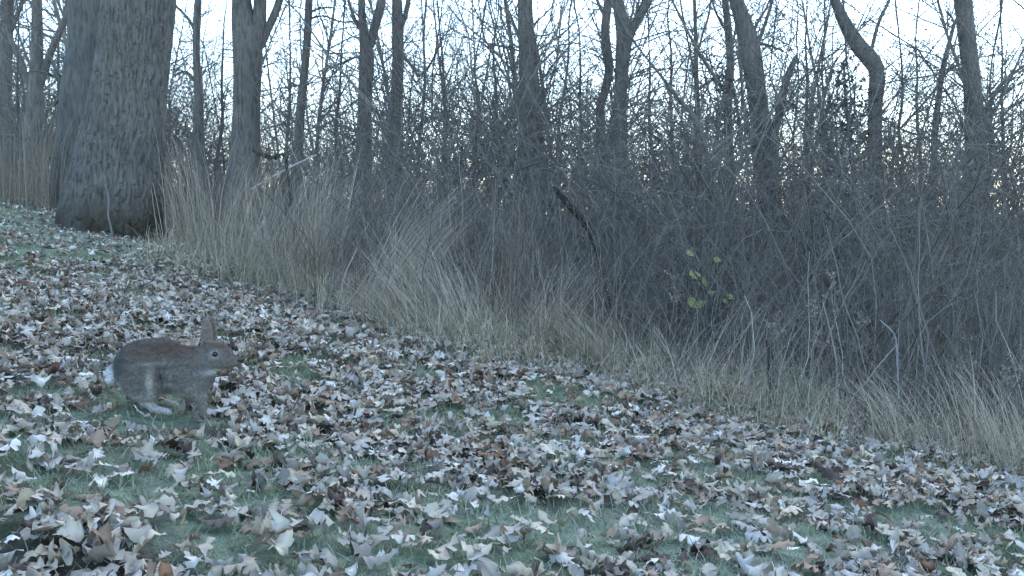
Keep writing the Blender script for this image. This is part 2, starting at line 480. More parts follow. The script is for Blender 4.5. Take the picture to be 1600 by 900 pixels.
TREES = []
def tree(name, label, pix, Yd, mat=None, limbs=(), top=6.0, seed=0, sides=20, rings=60, amp=0.05, flare=0.35, crown=True, crown_n=(60, 180),
         freq=(6, 1.6), deep=False, cat='tree', dead_top=False, group=None, lean=None, low=0):
    """pix: (u, v, width px) from the top of the picture down; limbs: lists of the same, each starting at the trunk"""
    g = np.random.default_rng(1000 + seed)
    mat = mat or M_BARK
    rows = []
    for (u, v, wd) in pix[::-1]:
        p = at(u, v, Yd); rows.append([*p, wd / 2 / FPX * Yd])
    bx, by = rows[0][0], rows[0][1]
    z0 = float(gz(bx, by)) - 0.06
    r_b = rows[0][3]
    if rows[0][2] > z0 + 0.15:
        d = (rows[1][0] - rows[0][0]) / max(rows[1][2] - rows[0][2], .05) if len(rows) > 1 else 0
        bx = rows[0][0] - 0.5 * d * (rows[0][2] - z0)
        rows.insert(0, [bx, by, z0, r_b * 1.12])
    else:
        rows.insert(0, [bx, by, min(z0, rows[0][2]) - .25, r_b * 1.05])
    base = np.array([bx, by, float(gz(bx, by))])
    if not dead_top:
        t = np.array(rows[-1][:3]) - np.array(rows[-2][:3]); t = t / np.linalg.norm(t)
        r = rows[-1][3]; p = np.array(rows[-1][:3])
        k = 5
        for i in range(k):
            t = nrm(t + np.array([0, 0, 0.12]) + g.normal(0, 0.07, 3)); p = p + t * top / k
            rows.append([*p, max(r * (1 - 0.8 * (i + 1) / k), 0.012)])
    root = empty(name, base, label, cat, group)
    V, Q, T, C = trunk_geo(np.array(rows), sides, rings, amp, freq, flare, 4 + seed % 3, seed * 3.7, deep)
    link('trunk', new_mesh('trunk', V - base, Q, T), mat, root)
    starts, dirs, lens, rads = [], [], [], []
    for li, L in enumerate(limbs):
        lr = []
        for (u, v, wd) in L:
            lr.append([*at(u, v, Yd + (0.04 * li)), wd / 2 / FPX * Yd])
        lr = np.array(lr)
        t = nrm(lr[-1, :3] - lr[-2, :3])
        if L[-1][1] < 12:        # goes on above the picture
            p = lr[-1, :3]
            ext = []
            for i in range(3):
                t = nrm(t + np.array([0, 0, .12]) + g.normal(0, .1, 3)); p = p + t * top * .22
                ext.append([*p, max(lr[-1, 3] * (.75 - .25 * i), .006)])
            lr = np.concatenate([lr, ext])
        V, Q, T, CL = trunk_geo(lr, 10, 36, amp, freq, 0, 5, seed + li)
        link('limb', new_mesh('limb', V - base, Q, T), mat, root)
        for j in (12, 20, 27, 33):
            starts.append(CL[j, :3]); rads.append(CL[j, 3] * .5); lens.append(g.uniform(.4, 1.0) * top * .16)
            dd = g.normal(size=3); dd[1] *= .6; dirs.append(nrm(t + dd * .7))
    if crown and not dead_top:
        nt = 11
        ks = np.linspace(rings * (.9 if deep else .5), rings - 2, nt).astype(int)
        ks = np.concatenate([ks, g.integers(int(rings * .25), int(rings * .5), low)]).astype(int)
        zt = rows[-6][2]
        for k in ks:
            lowk = C[k, 2] < zt + .15
            starts.append(C[k, :3]); rads.append(min(C[k, 3] * .45, .011) if lowk else max(C[k, 3] * .45, .006))
            lens.append(g.uniform(.5, 1.1) * (top * .28 if not lowk else g.uniform(.5, 1.3)))
            az = g.uniform(0, 2 * math.pi); dirs.append([math.cos(az), math.sin(az), g.uniform(.2, 1.0)])
    if starts:
        G = crown_geo(g, np.array(starts), np.array(dirs), np.array(lens), np.array(rads), *crown_n)
        link('crown', G.mesh('crown', True, base), M_TWIG, root)
    TREES.append((pix[len(pix) // 2][0], Yd, label))
    return root

# the big oak and its neighbours, left to right
tree('oak_tree', 'massive oak trunk with furrowed grey bark rising from the lawn edge',
     [(220, -40, 100), (217, 0, 102), (203, 133, 104), (190, 222, 117), (175, 311, 136), (169, 352, 146)], 9.6, M_OAK, sides=280, rings=560, amp=0.09,
     freq=(11, 6.5), deep=True, flare=0.13, top=7, seed=1)
tree('oak_tree', 'dark thick trunk half hidden behind the massive oak',
     [(141, -30, 60), (140, 0, 60), (137, 75, 60), (132, 130, 66), (126, 200, 66), (120, 290, 74)], 12.5, M_DARKBARK,
     limbs=[[(124, 165, 20), (98, 128, 13), (86, 112, 8)]], seed=2, top=6)
tree('forest_tree', 'slim forked grey tree at the left edge of the picture',
     [(57, -20, 14), (57, 0, 15), (58, 60, 17), (56, 130, 22), (52, 200, 26), (50, 260, 28)], 15.5, M_BARK,
     limbs=[[(60, 140, 13), (78, 85, 11), (95, 45, 10), (108, 5, 9)], [(50, 150, 10), (32, 95, 9), (12, 55, 8), (-12, 30, 7)]], seed=3, top=4, low=8, crown_n=(90, 300))
tree('forest_tree', 'pale blurred trunk cut by the left border of the picture',
     [(12, -20, 18), (12, 0, 18), (8, 120, 20), (10, 250, 24)], 19, M_BARK, limbs=[[(12, 60, 8), (26, 25, 7), (34, 4, 6)]], seed=4, top=5, low=6)
tree('forest_tree', 'thin dark pole tree between the big oak and the double trunk',
     [(309, -20, 9), (309, 0, 10), (307, 45, 11), (307, 90, 11), (310, 140, 13), (312, 220, 15), (313, 280, 16)], 16, M_BARK,
     limbs=[[(307, 55, 5), (298, 35, 4.5), (284, 18, 4), (270, 2, 3.5)], [(308, 130, 5), (290, 112, 4), (272, 118, 3)]], seed=5, top=4, low=10, crown_n=(90, 300))
tree('forest_tree', 'stout double trunk splitting near the top edge, behind the pale reeds',
     [(377, -20, 27), (378, 0, 28), (381, 35, 36), (386, 60, 44), (387, 110, 44), (385, 170, 42), (383, 240, 48), (381, 290, 52)], 13.5, M_BARK,
     limbs=[[(398, 75, 24), (404, 40, 22), (406, 15, 21), (407, -20, 20)], [(406, 72, 15), (420, 42, 13), (432, 15, 12), (441, -15, 10)]], seed=6, top=5, low=6)
tree('forest_tree', 'straight slender trunk just right of the double trunk',
     [(484, -20, 11), (483, 0, 12), (480, 60, 12), (475, 120, 13), (469, 180, 14), (466, 260, 16)], 16, M_BARK,
     limbs=[[(482, 20, 4), (500, 13, 3), (520, 12, 2.5)], [(481, 30, 4), (505, 25, 3), (532, 34, 2.5), (552, 33, 2)]], seed=7, top=4, low=8)
tree('forest_tree', 'Y shaped tree forking into two stems below the top edge',
     [(565, -20, 11), (565, 0, 11), (566, 30, 12), (570, 60, 16), (573, 85, 22), (571, 130, 22), (569, 190, 22), (567, 280, 26)], 15, M_BARK,
     limbs=[[(577, 72, 15), (585, 45, 14), (592, 20, 14), (597, -5, 13)], [(566, 48, 6), (556, 34, 6), (549, 15, 5), (543, -6, 5)]], seed=8, top=4, low=8)
tree('forest_tree', 'grey trunk beside the Y shaped tree with a side stem leaning away',
     [(619, -20, 15), (620, 0, 16), (621, 40, 18), (622, 90, 18), (620, 150, 19), (619, 220, 22), (618, 290, 25)], 15.8, M_BARK,
     limbs=[[(624, 50, 8), (632, 28, 8), (637, 8, 8), (640, -12, 7)], [(625, 80, 6), (645, 105, 5), (655, 118, 4), (672, 100, 3), (692, 58, 3)]], seed=9, top=4, low=10, crown_n=(90, 260))
tree('forest_tree', 'tall straight trunk in the middle of the thicket, bare of low limbs',
     [(819, -30, 23), (820, 0, 23), (822, 60, 25), (825, 100, 29), (829, 150, 33), (831, 230, 38), (832, 330, 40)], 14, M_BARK,
     limbs=[[(812, 60, 5), (804, 40, 4), (796, 18, 3), (788, -4, 3)]], seed=10, top=6, low=3)
tree('forest_tree', 'crooked thin stem twinned with a forked trunk right of centre',
     [(954, -20, 13), (951, 0, 13), (946, 40, 14), (947, 70, 15), (952, 105, 14), (946, 140, 14), (938, 165, 14), (938, 220, 16), (935, 310, 18)], 14.6, M_BARK,
     limbs=[[(948, 30, 6), (938, 12, 5), (930, -6, 4)]], seed=11, top=4, low=4)
tree('forest_tree', 'forked trunk right of centre, thick arm reaching up to the right',
     [(964, -20, 16), (965, 0, 17), (969, 22, 20), (975, 50, 25), (973, 90, 23), (970, 140, 21), (968, 200, 23), (968, 260, 26), (968, 350, 30)], 13.8, M_BARK,
     limbs=[[(980, 52, 14), (992, 38, 13), (1003, 22, 12), (1012, 2, 11), (1018, -15, 10)]], seed=12, top=5, low=4)
tree('forest_tree', 'spindly pole tree with upright shoots between two leaning trunks',
     [(1084, -20, 4), (1085, 0, 5), (1087, 60, 6), (1088, 120, 7), (1090, 180, 9), (1092, 260, 12), (1093, 330, 14)], 15, M_BARK,
     limbs=[[(1087, 100, 4), (1096, 60, 3.5), (1106, 30, 3), (1110, 5, 2.5)], [(1087, 130, 4), (1076, 70, 3), (1066, 20, 3), (1062, -8, 2)],
            [(1090, 140, 5), (1105, 130, 4), (1128, 118, 3)]], seed=13, top=3, low=10, crown_n=(110, 330))
tree('forest_tree', 'dark slender stem bending through the brush above the yellow leaves',
     [(1000, 78, 3), (1030, 115, 4), (1060, 155, 6), (1085, 185, 7), (1100, 225, 8), (1111, 280, 9), (1110, 330, 9), (1106, 400, 10), (1103, 450, 11)], 8.2, M_DARKBARK,
     seed=14, top=.6, low=8, crown_n=(40, 120), rings=90, amp=.04)
tree('forest_tree', 'knotty thin trunk hugging the thick leaning trunk',
     [(1132, -20, 9), (1133, 0, 10), (1139, 60, 12), (1141, 110, 13), (1136, 150, 16), (1138, 200, 13), (1140, 280, 16), (1141, 340, 18)], 15.6, M_BARK,
     limbs=[[(1141, 120, 6), (1150, 160, 6), (1156, 200, 5), (1160, 250, 5)], [(1138, 55, 4), (1125, 32, 4), (1115, 8, 3)]], seed=15, top=4, low=8, crown_n=(80, 260))
tree('forest_tree', 'thick trunk leaning left above the dense brush',
     [(1140, -30, 19), (1150, 0, 20), (1160, 30, 24), (1170, 65, 30), (1177, 110, 31), (1184, 160, 29), (1190, 210, 32), (1197, 260, 36), (1202, 340, 40)], 13.2, M_BARK,
     limbs=[[(1180, 75, 8), (1187, 60, 6), (1198, 30, 5), (1208, -6, 5)], [(1178, 45, 5), (1188, 28, 4), (1200, 8, 3), (1206, -8, 3)], [(1185, 68, 5), (1205, 72, 4), (1224, 80, 3)]], seed=16, top=5, low=4)
tree('broken_snag', 'short broken snag pointing up to the right, splintered tip',
     [(1243, 88, 4), (1239, 100, 9), (1229, 125, 11), (1222, 155, 11), (1214, 190, 13), (1207, 220, 15), (1198, 270, 18), (1192, 340, 20)], 13.0, M_DARKBARK, seed=17, dead_top=True, crown=False, cat='dead tree', amp=.09)
tree('forest_tree', 'bent trunk with a sharp elbow against the white sky',
     [(1294, -30, 13), (1304, 0, 14), (1322, 40, 20), (1342, 72, 24), (1360, 92, 26), (1370, 112, 24), (1368, 150, 22), (1367, 200, 22), (1366, 260, 24), (1366, 340, 28)], 12.5, M_BARK,
     limbs=[[(1361, 84, 6), (1366, 60, 6), (1373, 35, 5.5), (1384, 12, 5), (1392, -6, 4.5)]], seed=18, top=5, low=2, rings=90)
tree('forest_tree', 'straight thick trunk standing near the right border of the picture',
     [(1503, -30, 26), (1505, 0, 27), (1511, 60, 26), (1518, 120, 26), (1522, 170, 28), (1525, 230, 32), (1528, 300, 34), (1530, 350, 36)], 12.8, M_BARK,
     limbs=[[(1536, 250, 12), (1540, 200, 10), (1552, 150, 7), (1580, 118, 5), (1612, 95, 4)]], seed=19, top=6, low=3, crown_n=(70, 240))
tree('forest_tree', 'thin stem leaning against the straight thick trunk by the right border',
     [(1500, 20, 3), (1492, 35, 5), (1484, 65, 6), (1475, 100, 8), (1467, 150, 9), (1461, 210, 10), (1458, 300, 12)], 13.6, M_BARK,
     limbs=[[(1491, 40, 3), (1486, 25, 3), (1478, 18, 2)]], seed=20, top=1.2, low=12, crown_n=(110, 330))

# slender saplings filling the wood
g = np.random.default_rng(21)
SAPS = [(742, 60, 13), (700, 40, 14), (868, 30, 12.5), (905, 60, 15), (1022, 70, 13), (1262, 10, 12), (1290, 60, 14), (1408, 60, 13), (1440, 70, 15.5), (1570, 40, 14),
        (1052, 30, 15.5), (520, 40, 14), (445, 60, 13), (655, 0, 17), (778, 30, 16), (250, 0, 18), (340, 30, 18), (30, 60, 13), (90, 10, 18), (1330, 130, 11), (1545, 90, 11.5)]
for i, (u, vt, Yd) in enumerate(SAPS):
    du = g.normal(0, 12)
    pix = []
    nseg = 6
    for k in range(nseg):
        f = k / (nseg - 1)
        pix.append((u + du * (1 - f) + g.normal(0, 2.5), vt + (300 - vt) * f, 2.2 + 5.0 * f))
    near = min(TREES[:20], key=lambda t: abs(t[0] - u) + 3 * abs(t[1] - Yd))[2]
    ref = {'massive': 'the big oak', 'dark thick': 'the dark trunk', 'slim forked': 'the left forked tree', 'pale blurred': 'the left border trunk', 'thin dark': 'the thin pole tree',
           'stout': 'the double trunk', 'straight slender': 'the straight slender trunk', 'Y shaped': 'the Y shaped tree', 'grey trunk': 'the trunk beside the Y tree',
           'tall straight': 'the tall middle trunk', 'crooked': 'the crooked twin stem', 'forked': 'the forked trunk', 'spindly': 'the spindly pole tree', 'dark slender': 'the dark bending stem',
           'knotty': 'the knotty thin trunk', 'thick trunk': 'the thick leaning trunk', 'short broken': 'the broken snag', 'bent': 'the elbowed trunk', 'straight thick': 'the thick right border trunk',
           'thin stem': 'the thin leaning stem'}
    rf = [v for k, v in ref.items() if near.startswith(k)][0]
    d = abs(u - [t[0] for t in TREES if t[2] == near][0])
    word = ['wispy', 'crooked', 'straight', 'twiggy', 'slender', 'leaning'][i % 6]
    tree('sapling', f'{word} bare sapling ' + ('left of ' if u < [t[0] for t in TREES if t[2] == near][0] else 'right of ') + rf, pix, Yd, M_DARKBARK, seed=40 + i, sides=8, rings=40, top=1.0, low=14, crown_n=(110, 300), flare=.1,
         group='saplings in the wood', cat='sapling')

# ------------------------------------------------------------------ thicket shrubs (copies of ten kinds)
def shrub_mesh(seed, H, nst=9, n2=70, n3=240, leafn=30, spread=.35):
    g = np.random.default_rng(seed)
    G = Geo()
    az = g.uniform(0, 2 * math.pi, nst)
    P0 = np.c_[g.normal(0, .14, (nst, 2)), np.full(nst, -.06)]
    lean = np.abs(g.normal(0, spread, nst))
    D = np.c_[np.cos(az) * np.sin(lean), np.sin(az) * np.sin(lean), np.cos(lean)]
    L = H * g.uniform(.6, 1.1, nst)
    P = grow(g, P0, D, L, 8, .22, -.025)
    rad = (g.uniform(.005, .011, nst) * np.where(np.arange(nst) < 3, 1.9, 1) * H / 3)[:, None] * np.linspace(1, .22, 8)[None]
    tone = lambda n, k: TWIGC * k * g.uniform(.45, 1.5, (n, 1)) * np.array([[1, .98, .97]])
    def put(P, r, s, k):
        V, Q = tubes(P, r, s); G.add(V, Q, C=np.repeat(tone(len(P), k), P.shape[1] * s, 0))
    put(P, rad, 5, 1.15)
    P2, r2 = side_shoots(g, P, rad, n2, .3, 1, .4, 1.3, .42, 6, .25, .0, rmin=.0024)
    put(P2, r2, 3, 1.05)
    P3, r3 = side_shoots(g, P2, r2, n3, .1, 1, .4, 1.35, .5, 4, .26, .0, rmin=.0016)
    put(P3, r3, 3, 1.0)
    if leafn:
        k = g.integers(0, len(P3), leafn); p = P3[k, -1]
        a = nrm(g.normal(size=(leafn, 3))) * g.uniform(.012, .026, (leafn, 1)); b2 = nrm(np.cross(a, g.normal(size=(leafn, 3)))) * g.uniform(.007, .014, (leafn, 1))
        V = np.stack([p, p + a + b2, p + a * 2, p + a - b2], 1)
        Q = np.arange(leafn * 4).reshape(-1, 4)
        G.add(V, Q, C=np.repeat(np.array([[.13, .105, .085]]) * g.uniform(.6, 1.4, (leafn, 1)), 4, 0))
    me = G.mesh('bare_shrub')
    me.materials.append(M_TWIG)
    return me
SHR = [shrub_mesh(300 + i, h, ns, n2, n3, lf, sp_) for i, (h, ns, n2, n3, lf, sp_) in enumerate([
    (3.9, 9, 130, 560, 90, .34), (3.3, 10, 120, 500, 50, .45), (4.5, 8, 140, 600, 110, .30), (2.5, 11, 100, 360, 20, .5), (3.6, 8, 130, 560, 160, .40),
    (1.7, 12, 80, 260, 10, .6), (1.9, 10, 80, 260, 30, .5), (4.1, 8, 130, 560, 60, .34), (2.9, 9, 110, 420, 80, .45), (1.4, 12, 70, 220, 8, .65)])]
short_ref = {t[2]: None for t in TREES}
g = np.random.default_rng(33)
def tree_ref(u):
    t = min(TREES[:20], key=lambda t: abs(t[0] - u))
    lab = t[2]
    for k, v in ref.items():
        if lab.startswith(k): return v, t[1]
    return 'the trees', t[1]
cells = []
for row, (Yd, nrow, hs) in enumerate([(1.3, 18, (5, 6, 9)), (2.6, 19, (3, 5, 6, 8, 9)), (4.2, 20, (1, 3, 6, 8)), (6.2, 24, (0, 1, 4, 7, 8)), (8.6, 28, (0, 2, 4, 7)), (11.5, 28, (0, 1, 2, 4, 7))]):
    for k in range(nrow):
        u = -60 + (k + g.uniform(.1, .9)) * 1720 / nrow
        # walk along the ray until the wanted depth behind the lawn edge
        dirx = (u - 800) / FPX
        ys = np.linspace(2.5, 40, 600)
        sd = depth_in_wood(dirx * ys, ys)
        y = ys[np.argmax(sd > Yd + g.uniform(-.5, .5))]
        cells.append((u, dirx * y, y, int(g.choice(hs)), row))
rown = ['fronting the thicket', 'just inside the thicket', 'inside the thicket', 'halfway into the thicket', 'deep in the thicket', 'backing the thicket']
for (u, x, y, kind, row) in cells:
    if u < 330 and y < 11.3 and u > 40:      # keep the oak's foot clear
        continue
    rf, ty = tree_ref(u)
    o = link('bare_shrub', SHR[kind])
    o.location = (x, y, float(gz(x, y)))
    sc = g.uniform(.8, 1.15) * (.45, .58, .75, .95, 1.15, 1.25)[row]
    o.scale = (sc, sc, sc * g.uniform(.9, 1.1)); o.rotation_euler = (g.normal(0, .06), g.normal(0, .06), g.uniform(0, 6.28))
    size = 'tall' if kind in (0, 2, 4, 7) else ('low' if kind in (5, 6, 9) else 'bushy')
    tag(o, f'{size} leafless grey shrub {rown[row]} near {rf}', 'shrub', 'leafless shrubs of the thicket')

# far wood: one uncountable mass of poles and twigs
g = np.random.default_rng(55)
G = Geo()
n = 300
y = g.uniform(19, 60, n); x = g.uniform(-1, 1, n) * (.58 * y + 3)
P0 = np.c_[x, y, gz(x, y) - .1]
L = g.uniform(3, 11, n) * np.where(g.random(n) < .4, .55, 1)
P = grow(g, P0, np.c_[g.normal(0, .1, n), g.normal(0, .1, n), np.ones(n)], L, 8, .06, .03)
rad = (L * g.uniform(.004, .009, n))[:, None] * np.linspace(1, .2, 8)[None]
V, Q = tubes(P, rad, 5); G.add(V, Q, C=np.repeat(TWIGC * 1.2 * g.uniform(.8, 1.25, (n, 1)), 40, 0))
P2, r2 = side_shoots(g, P, rad, 9000, .12, 1, .5, 1.35, .36, 5, .2, .02, rmin=.005)
V, Q = tubes(P2, r2, 3); G.add(V, Q, C=TWIGC * 1.1)
P3, r3 = side_shoots(g, P2, r2, 32000, .1, 1, .4, 1.2, .5, 4, .26, .02, rmin=.004)
V, Q = tubes(P3, r3, 3); G.add(V, Q, C=TWIGC * 1.05)
# low brush under the far wood
n = 9000
y = g.uniform(16, 48, n); x = g.uniform(-1, 1, n) * (.58 * y + 2)
P = grow(g, np.c_[x, y, gz(x, y) - .05], np.c_[g.normal(0, .45, (n, 2)), np.ones(n)], g.uniform(.8, 2.6, n), 5, .16, 0)
V, Q = tubes(P, np.full((n, 5), .008) * np.linspace(1, .4, 5)[None], 3); G.add(V, Q, C=np.repeat(TWIGC * g.uniform(.8, 1.4, (n, 1)), 15, 0))
o = link('distant_wood', G.mesh('distant_wood'), M_TWIG)
tag(o, 'grey mass of bare distant woodland filling the gaps behind the thicket', 'woodland', kind='stuff')

# undergrowth: thin upright stems and arching canes between the shrubs
g = np.random.default_rng(66)
n = 5200
y = g.uniform(3.4, 19, n * 4); x = g.uniform(-1, 1, n * 4) * (.56 * y + .8)
sd = depth_in_wood(x, y)
k = (sd > .25) & (g.random(n * 4) < np.clip(1.5 / (y / 5), .2, 1) * np.clip(sd / 1.2, .25, 1))
x, y, sd = x[k][:n], y[k][:n], sd[k][:n]; n = len(x)
H = g.uniform(.35, 1.0, n) * np.clip(.7 + sd * .42, .6, 2.1)
P = grow(g, np.c_[x, y, gz(x, y) - .03], np.c_[g.normal(0, .42, (n, 2)) * np.where(g.random(n) < .5, .4, 1.1)[:, None], np.ones(n)], H * g.uniform(.8, 1.25, n), 7, .17, -.02)
rad = (.0014 + .004 * g.random(n) ** 2.5)[:, None] * np.linspace(1, .4, 7)[None]
G = Geo()
pale = g.random(n) < .22
c = np.where(pale[:, None], np.array([[.34, .315, .28]]), TWIGC) * g.uniform(.45, 1.35, (n, 1))
c = np.where((pale & (H > 1.0))[:, None], TWIGC * g.uniform(.5, 1.6, (n, 1)) * np.array([[1.05, 1, .93]]), c)
V, Q = tubes(P, rad, 3); G.add(V, Q, C=np.repeat(c, 21, 0))
P2, r2 = side_shoots(g, P, rad, 6500, .25, 1, .4, 1.3, .34, 4, .25, .0, rmin=.0012)
V, Q = tubes(P2, r2, 3); G.add(V, Q, C=TWIGC * 1.1)
o = link('undergrowth', G.mesh('undergrowth'), M_TWIG)
tag(o, 'tangle of thin bare stems and canes filling the thicket floor', 'undergrowth', kind='stuff')

# ------------------------------------------------------------------ dry grass
g = np.random.default_rng(77)
n = 20000
y = g.uniform(3.0, 15, n * 5); x = g.uniform(-1, 1, n * 5) * (.56 * y + .7)
sd = depth_in_wood(x, y) + (noise2(x, y, 1.6, 4.0) - .5) * .5
k = (sd > 0) & (sd < 4.5) & (g.random(n * 5) < np.exp(-sd / np.where(x < .6, 1.7, 1.2)) * np.clip(noise2(x, y, 1.8, 8.0) * 2.4 - .65 + np.clip(-x - .6, 0, 1) * .1, .06, 1) * np.clip(6 / y, .3, 1))
x, y, sd = x[k][:n], y[k][:n], sd[k][:n]; n = len(x)
tuft = g.integers(0, 620, n)                     # most blades belong to tufts that lean one way
tc_i = g.integers(0, n, 620); inT = g.random(n) < .68
# each blade joins the nearest of a few random tufts
cand = tc_i[g.integers(0, 620, (n, 24))]
dd = (x[cand] - x[:, None]) ** 2 + (y[cand] - y[:, None]) ** 2
best = cand[np.arange(n), dd.argmin(1)]
near = inT & (dd.min(1) < 1.2)
x = np.where(near, x[best] + g.normal(0, .07, n), x); y = np.where(near, y[best] + g.normal(0, .07, n), y)
taz = g.uniform(0, 2 * math.pi, n); tln = np.abs(g.normal(.2, .3, n)); tht = g.uniform(.7, 1.25, n); ttone = g.uniform(.7, 1.2, n)
az_ = np.where(near, taz[best] + g.normal(0, .55, n), g.uniform(0, 2 * math.pi, n))
hm = np.interp(x, [-6, -1.8, -1.0, .3, 1.2, 3], [1.2, 1.15, .95, .85, .6, .5])
H = hm * g.uniform(.35, 1.0, n) * np.clip(.25 + sd * .8, .2, 1.1) * np.where(near, tht[best], .9)
wild = g.random(n) < .7
lean = np.where(near, np.abs(tln[best] + g.normal(0, .16, n)), np.abs(g.normal(.15, .25, n)) + wild * g.uniform(0, .7, n))
V, Q, kk, _ = ribbons(g, np.c_[x, y, gz(x, y) - .01], H, lean, g.uniform(0, .9, n) + wild * g.uniform(0, 1.7, n), g.uniform(.0022, .0045, n) * np.clip(y / 6, .8, 1.6), 6, az=az_, wob=.2)
c = np.array([[.43, .375, .27]]) * (g.uniform(.35, 1.25, n) * np.where(near, ttone[best], .8))[:, None] + g.normal(0, .012, (n, 3))
green = (g.random(n) < .3) & (sd < .5)
c = np.where(green[:, None], np.array([[.15, .19, .11]]), c); c = np.clip(c, .03, 1)
o = link('dry_grass', new_mesh('dry_grass', V, Q, None, np.repeat(c, kk, 0)), M_GRASS)
tag(o, 'band of dead straw coloured grass along the edge of the lawn', 'dry grass', kind='stuff')

# low matted grass where the lawn runs into the verge
g = np.random.default_rng(79)
n = 16000
y = g.uniform(2.8, 12, n * 6); x = g.uniform(-1, 1, n * 6) * (.56 * y + .7)
sd = depth_in_wood(x, y) + (noise2(x, y, 1.4, 6.0) - .5) * .7
k = (sd > -.2) & (sd < 1.3) & (g.random(n * 6) < np.clip((sd + .3) / .4, 0, 1) * np.clip(noise2(x, y, 2.4, 1.0) * 2.2 - .4, .15, 1) * np.clip(5 / y, .3, 1))
x, y, sd = x[k][:n], y[k][:n], sd[k][:n]; n = len(x)
V, Q, kk, _ = ribbons(g, np.c_[x, y, gz(x, y) - .01], g.uniform(.10, .38, n), g.uniform(.1, 1.1, n), g.uniform(.3, 2.2, n), g.uniform(.002, .0042, n) * np.clip(y / 5, .8, 1.6), 5, wob=.15)
c = np.array([[.46, .40, .29]]) * g.uniform(.35, 1.25, (n, 1))
c = np.where((g.random(n) < .28)[:, None], np.array([[.17, .20, .13]]) * g.uniform(.6, 1.2, (n, 1)), c)
o = link('matted_grass', new_mesh('matted_grass', V, Q, None, np.repeat(c, kk, 0)), M_GRASS)
tag(o, 'low matted tan and green grass where lawn meets thicket', 'grass', kind='stuff')

# single clumps that stand out
def clump(name, label, u, v, Yd, n, H, lean, az, spread, droop, col, seed, cat='grass clump', wd=.005):
    g = np.random.default_rng(seed)
    p = at(u, v, Yd)
    base = np.array([p[0], p[1], float(gz(p[0], p[1]))])
    pts = g.normal(0, spread, (n, 2))
    B = np.c_[pts, gz(base[0] + pts[:, 0], base[1] + pts[:, 1]) - base[2] - .01]
    V, Q, kk, _ = ribbons(g, B, H * g.uniform(.6, 1.05, n), np.abs(g.normal(lean, .12, n)), droop * g.uniform(.3, 1, n), wd * g.uniform(.7, 1.2, n), 7, az=az + g.normal(0, .35, n), wob=.05)
    c = np.array([col]) * g.uniform(.7, 1.2, (n, 1))
    o = link(name, new_mesh(name, V, Q, None, np.repeat(c, kk, 0)), M_GRASS)
    o.location = base
    tag(o, label, cat, 'grass clumps standing out of the verge')
PALE = (.46, .41, .32); TAN = (.40, .345, .255); RUST = (.25, .195, .15)
clump('grass_clump', 'pale feathery grass clump sweeping up to the right in mid verge', 585, 480, 5.9, 200, 1.0, .62, 0.0, .10, .5, PALE, 1)
clump('grass_clump', 'pale broken straw tussock left of the rusty grass column', 720, 500, 5.6, 150, .7, .5, 2.6, .13, 1.0, PALE, 21)
clump('grass_clump', 'bleached straw tussock spilling over the leaves at mid verge', 660, 520, 5.3, 150, .55, .7, 3.6, .14, 1.0, PALE, 22)
clump('grass_clump', 'leaning straw tussock between the slender trunk and the lawn', 440, 440, 6.9, 150, 1.0, .4, .3, .13, .8, PALE, 23)
clump('grass_clump', 'upright rusty grass column rising below the tall middle trunk', 795, 500, 6.4, 90, .85, .04, 1.0, .05, .2, RUST, 2)
clump('grass_clump', 'fan of pale bent stalks right of the rusty grass column', 850, 520, 5.8, 70, .60, .45, 0.1, .06, .6, PALE, 3)
clump('grass_clump', 'tall straw grass clump beside the massive oak trunk', 300, 330, 9.6, 110, 1.15, .12, 2.6, .14, .7, TAN, 4, wd=.007)
clump('grass_clump', 'straw grass clump at the foot of the double trunk', 365, 380, 8.6, 110, 1.05, .16, .4, .13, .8, TAN, 5, wd=.006)
clump('grass_clump', 'thin upright straw tuft left of the pale sweeping clump', 505, 470, 6.9, 70, 1.05, .08, .2, .07, .35, PALE, 6)
clump('grass_clump', 'flattened straw clump fanning out at the edge of the leaves', 960, 560, 5.2, 90, .55, .75, 3.0, .08, .5, TAN, 7)
clump('grass_clump', 'crossed pale stalks leaning right beneath the yellow leaves', 1130, 640, 4.6, 34, .72, .6, .35, .16, .2, PALE, 8, wd=.004)
clump('grass_clump', 'brown upright weed grass beside the crossed pale stalks', 1215, 640, 4.55, 50, .5, .2, 1.2, .14, .5, (.24, .21, .17), 9, wd=.004)
clump('grass_clump', 'low curled straw tuft on the right hand verge', 1430, 690, 4.15, 90, .42, .5, 2.4, .10, 1.1, TAN, 10)
clump('grass_clump', 'tuft of green tinged grass at the foot of the right verge', 1250, 650, 4.4, 80, .36, .3, 2.0, .09, .6, (.17, .19, .12), 11)
clump('grass_clump', 'brown grass clump at the far left under the forked tree', 60, 300, 11.9, 110, 1.2, .1, 1.0, .25, .6, (.27, .23, .17), 12, wd=.008)
clump('grass_clump', 'brown grass clump left of the massive oak trunk', 20, 310, 11.6, 110, 1.15, .12, 2.0, .25, .6, (.26, .22, .165), 13, wd=.008)
clump('grass_clump', 'wispy straw tuft hanging over the right border verge', 1570, 720, 3.95, 80, .5, .3, 2.2, .09, .9, TAN, 14)

